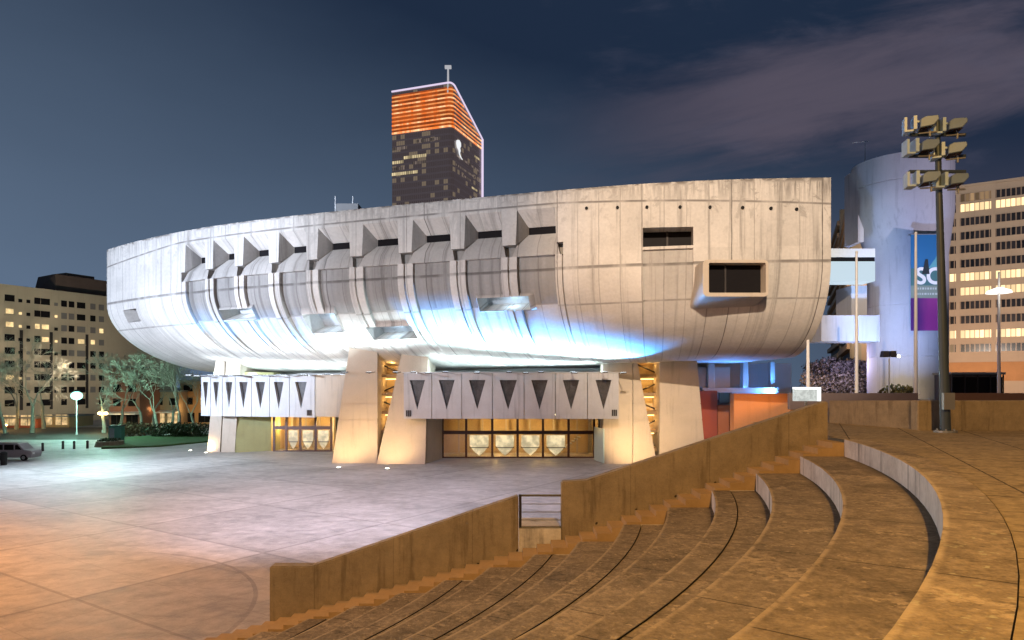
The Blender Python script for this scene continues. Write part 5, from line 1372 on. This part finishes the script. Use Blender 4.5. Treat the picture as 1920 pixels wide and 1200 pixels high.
# green cabinet on a round planter, bollards
q = Gp(190, 838); pl_ = thing('planter', 'low round stone planter at the corner of the lawn', 'planter', tuple(q))
b = MB(); b.tube((q.x+.6, q.y+1, 0), (q.x+.6, q.y+1, .75), 1.9, 1.7, 20); b.build('bowl', concrete('planter_stone', (.20, .17, .12), .3), pl_)
b = MB(); leaves(b, (q.x+.6, q.y+1, .85), 1.6, 1.4, .35, 500, .14, rnd); b.build('planting', hm, pl_, merge=True)
cb = thing('cabinet', 'green utility cabinet standing behind the round planter', 'cabinet', (q.x+.3, q.y+3.4, 0))
b = MB(); b.box(q.x-.9, q.x+.9, q.y+3.2, q.y+4.2, 0, 2.7); b.build('body', plain('green_paint', (.06, .22, .17), .5), cb)
b = MB(); b.box(q.x-1.0, q.x+1.0, q.y+3.1, q.y+4.3, 2.71, 2.85); b.build('roof', M['dark_metal'], cb)
b = MB(); b.box(q.x-.75, q.x-.05, q.y+3.15, q.y+3.19, .3, 2.4); b.build('door', plain('grey_paint', (.2, .24, .26), .5), cb)
bo = None
for px, py, lab in ((80, 846, 'leftmost dark bollard, standing nearest the parked van'), (118, 842, 'dark bollard under the starburst lamp, left one of a close pair'), (139, 842, 'dark bollard under the starburst lamp, right one of a close pair'), (164, 841, 'dark bollard nearest the round planter')):
    q = Gp(px, py)
    if bo is None:
        bo = thing('bollard', lab, 'bollard', tuple(q), 'bollards along the street edge of the plaza')
        b = MB(); b.tube(q, q+Vector((0, 0, .95)), .16, .14, 12); b.build('post', M['dark_metal'], bo); b = MB(); b.blob(q+Vector((0, 0, .97)), .17, 10); b.build('knob', M['dark_metal'], bo)
    else: dup(bo, tuple(q), lab)
# parked van at the left edge, partly in the frame
def van():
    q = Gp(20, 864); x, y = q.x, q.y; th = thing('parked_van', 'grey van parked at the left edge of the plaza', 'van', (x, y, 0))
    b = MB(); prof = [(-2.4, .35), (2.3, .35), (2.45, .9), (2.3, 1.15), (1.45, 1.3), (.75, 2.0), (-2.3, 2.05), (-2.45, 1.4)]
    n = len(prof)
    for i in range(n):
        (x0, z0), (x1, z1) = prof[i], prof[(i+1) % n]
        b.poly([(x+x0, y, z0), (x+x1, y, z1), (x+x1, y+1.75, z1), (x+x0, y+1.75, z0)])
    b.poly([(x+px, y, z) for px, z in prof]); b.poly([(x+px, y+1.75, z) for px, z in reversed(prof)])
    b.build('body', plain('grey_car_paint', (.30, .28, .29), .3, .2), th, bevel=.06)
    for x0, x1 in ((-2.0, -.9), (-.75, .35)):
        b = MB(); b.box(x+x0, x+x1, y-.015, y+.01, 1.25, 1.85); b.build('side_window', M['dark_glass'], th)
    b = MB(); b.poly([(x+.5, y-.012, 1.28), (x+1.25, y-.012, 1.28), (x+.78, y-.012, 1.82), (x+.5, y-.012, 1.82)]); b.build('side_window', M['dark_glass'], th)
    for wx in (-1.5, 1.5):
        b = MB(); b.tube((x+wx, y-.06, .36), (x+wx, y+.2, .36), .36, .36, 18); w_ = b.build('wheel', M['black'], th)
        b = MB(); b.tube((x+wx, y-.075, .36), (x+wx, y-.061, .36), .2, .2, 12); b.build('rim', M['steel'], w_)
    b = MB(); b.box(x+2.3, x+2.46, y+.1, y+.45, .75, .95); b.build('headlight', M['white_metal'], th)
van()
q = Gp(7, 872); b = MB(); b.tube(q, q+Vector((0, 0, 1.3)), .3, .34, 14); b.tube(q+Vector((0, 0, 1.3)), q+Vector((0, 0, 1.45)), .38, .2, 14); tag(b.build('litter_bin', M['black']), 'dark litter bin in front of the grey van', 'bin')

# ================================================================== RIGHT FOREGROUND FURNITURE
def mast():
    Y = 20.6; x = Xp(1773, Y); th = thing('floodlight_mast', 'tall steel mast carrying six box floodlights in three pairs on the terrace', 'floodlight mast', (x, Y, ZTER))
    zt_ = Zp(226, Y)
    xt = Xp(1757, Y)
    b = MB(); b.tube((x, Y, ZTER), (xt, Y, zt_), .15, .075, 16); b.build('pole', M['mast'], th, smooth=40)
    b = MB(); b.tube((x, Y, ZTER), (x, Y, ZTER+.06), .32, .32, 16)
    for k in range(6):
        a = k*math.pi/3; b.tube((x+.25*math.cos(a), Y+.25*math.sin(a), ZTER+.06), (x+.25*math.cos(a), Y+.25*math.sin(a), ZTER+.11), .025, .025, 6)
    b.build('base_plate', M['steel'], th)
    b = MB(); b.box(x-.20, x+.13, Y-.24, Y-.13, ZTER+.7, ZTER+1.2); b.build('hatch', M['steel'], th)
    zs = [Zp(253, Y), Zp(293, Y), Zp(322, Y)]
    for z in zs[:1]+[Zp(262, Y)-.5]+zs[2:]:
        b = MB(); b.box(xt-.85, xt+.85, Y-.05, Y+.05, z-.04, z+.04); b.build('crossbar', M['mast'], th)
    for n_, (px, py) in enumerate(((1729, 231), (1781, 235), (1729, 274), (1781, 280), (1732, 334), (1783, 337))):
        c_ = Wp(px, py, Y-.15); rz = Matrix.Rotation(R(-20+6*(n_ % 3)), 3, 'Z')
        tr_ = lambda v: tuple(c_+rz@Vector(v))
        b = MB()      # lamp box: long housing with its glass tipped downwards to the left
        A_ = [(-.10, -.24, -.20), (.26, -.24, -.16), (.40, -.24, .0), (.38, -.24, .12), (.05, -.24, .13), (-.08, -.24, .06)]
        B_ = [(x, .26, z) for x, y, z in A_]; n = len(A_)
        for i in range(n): b.poly([tr_(A_[i]), tr_(A_[(i+1) % n]), tr_(B_[(i+1) % n]), tr_(B_[i])])
        b.poly([tr_(v) for v in A_]); b.poly([tr_(v) for v in reversed(B_)])
        o = b.build('floodlight', M['flood_body'], th, bevel=.02)
        b = MB(); b.poly([tr_(v) for v in ((-.09, -.24, -.215), (.28, -.24, -.178), (.28, .24, -.178), (-.09, .24, -.215))]); b.build('lens', M['flood_glass'], o)
        b = MB()      # pale yoke and visor frame on the left
        for x0, x1, z0, z1, y0, y1 in ((-.50, -.43, -.27, .17, -.2, .2), (-.26, -.17, -.22, .18, -.22, .22), (-.43, -.26, -.27, -.22, -.2, .2), (-.17, -.08, .02, .08, -.05, .05)):
            P_ = [(x0, y0), (x1, y0), (x1, y1), (x0, y1)]
            for a_, c2 in (([0, 1], 0), ([1, 2], 0), ([2, 3], 0), ([3, 0], 0)):
                q0, q1 = P_[a_[0]], P_[a_[1]]; b.poly([tr_((*q0, z0)), tr_((*q1, z0)), tr_((*q1, z1)), tr_((*q0, z1))])
            b.poly([tr_((*q, z1)) for q in P_]); b.poly([tr_((*q, z0)) for q in reversed(P_)])
        b.build('yoke', M['yoke'], o)
        b = MB(); b.tube(tr_((.2, 0, -.2)), tr_((.2, 0, -.42)), .03, .03, 6); b.tube(tr_((-.1, 0, -.3)), tr_((.4, 0, -.3)), .025, .025, 6); b.build('bracket', M['steel'], o)
M['yoke'] = plain('cold_lit_yoke', (.50, .68, .85), .35)  # cold hall light on the yokes is put into their colour
M['mast'] = plain('mast_paint', (.06, .085, .11), .5, .3, .2)
M['flood_body'] = plain('floodlight_housing', (.22, .31, .44), .45, .1)
M['flood_glass'] = plain('floodlight_glass', (.05, .02, .012), .15)
mast()
fp_ = None
for px, Y, top, lab in ((1515, 62, 520, 'slim white flagpole standing behind the lightbox sign'), (1606, 62, 475, 'slim white flagpole in front of the two bridges'), (1717, 58, 440, 'slim white flagpole beside the banner')):
    x = Xp(px, Y); h = Zp(top, Y)-7.0
    if fp_ is None:
        fp_ = thing('flagpole', lab, 'flagpole', (x, Y, 7.0), 'flagpoles behind the terrace'); H0 = h
        b = MB(); b.tube((x, Y, 7.0), (x, Y, 7.0+h), .17, .10, 12); b.build('pole', M['white_metal'], fp_, smooth=40)
        b = MB(); b.blob((x, Y, 7.0+h+.08), .13, 10); b.build('finial', M['white_metal'], fp_)
        b = MB(); b.tube((x, Y, 7.0), (x, Y, 7.25), .3, .26, 12); b.build('foot', M['steel'], fp_)
    else:
        o = dup(fp_, (x, Y, 7.0), lab); o.scale = (1, 1, h/H0)
# lit street lamp in front of the office block
x, Y = Xp(1873, 60), 60
sl_ = thing('street_lamp', 'tall slim street lamp with a glowing white disc head before the office block', 'street lamp', (x, Y, 7.0))
b = MB(); b.tube((x, Y, 7.0), (x, Y, Zp(510, Y)), .15, .08, 12); b.build('pole', M['white_metal'], sl_, smooth=40)
b = MB(); zl_ = Zp(547, Y); b.tube((x, Y, zl_-.12), (x, Y, zl_+.1), 1.0, .9, 20); b.tube((x, Y, zl_+.1), (x, Y, zl_+.38), .9, .2, 20); b.build('lamp_disc', glow('disc_lamp', (1.0, .97, .90), 1.6), sl_, smooth=40)
point('disc_lamp_light', (x, Y-1.4, zl_), .3, 3, (1, .9, .75), .3)
# lamp with two dark heads at the tower foot
x, Y = Xp(1667, 66), 66
ld = thing('spotlight_post', 'short post with two dark spotlight heads before the round tower', 'lamp post', (x, Y, 7.0))
b = MB(); b.tube((x, Y, 7.0), (x, Y, Zp(672, Y)), .09, .07, 10); b.build('pole', M['steel'], ld)
for dx in (-.45, .3):
    b = MB(); zz = Zp(666, Y); b.hexa([(x+dx-.3, Y-.3), (x+dx+.3, Y-.3), (x+dx+.3, Y+.3), (x+dx-.3, Y+.3)], zz-.2, [(x+dx-.2, Y-.25), (x+dx+.25, Y-.25), (x+dx+.25, Y+.3), (x+dx-.2, Y+.3)], zz+.4); b.build('lamp_head', M['dark_metal'], ld)
b = MB(); b.blob((x+.95, Y, Zp(668, Y)), .14, 8); b.build('bulb', M['lamp_white'], ld)
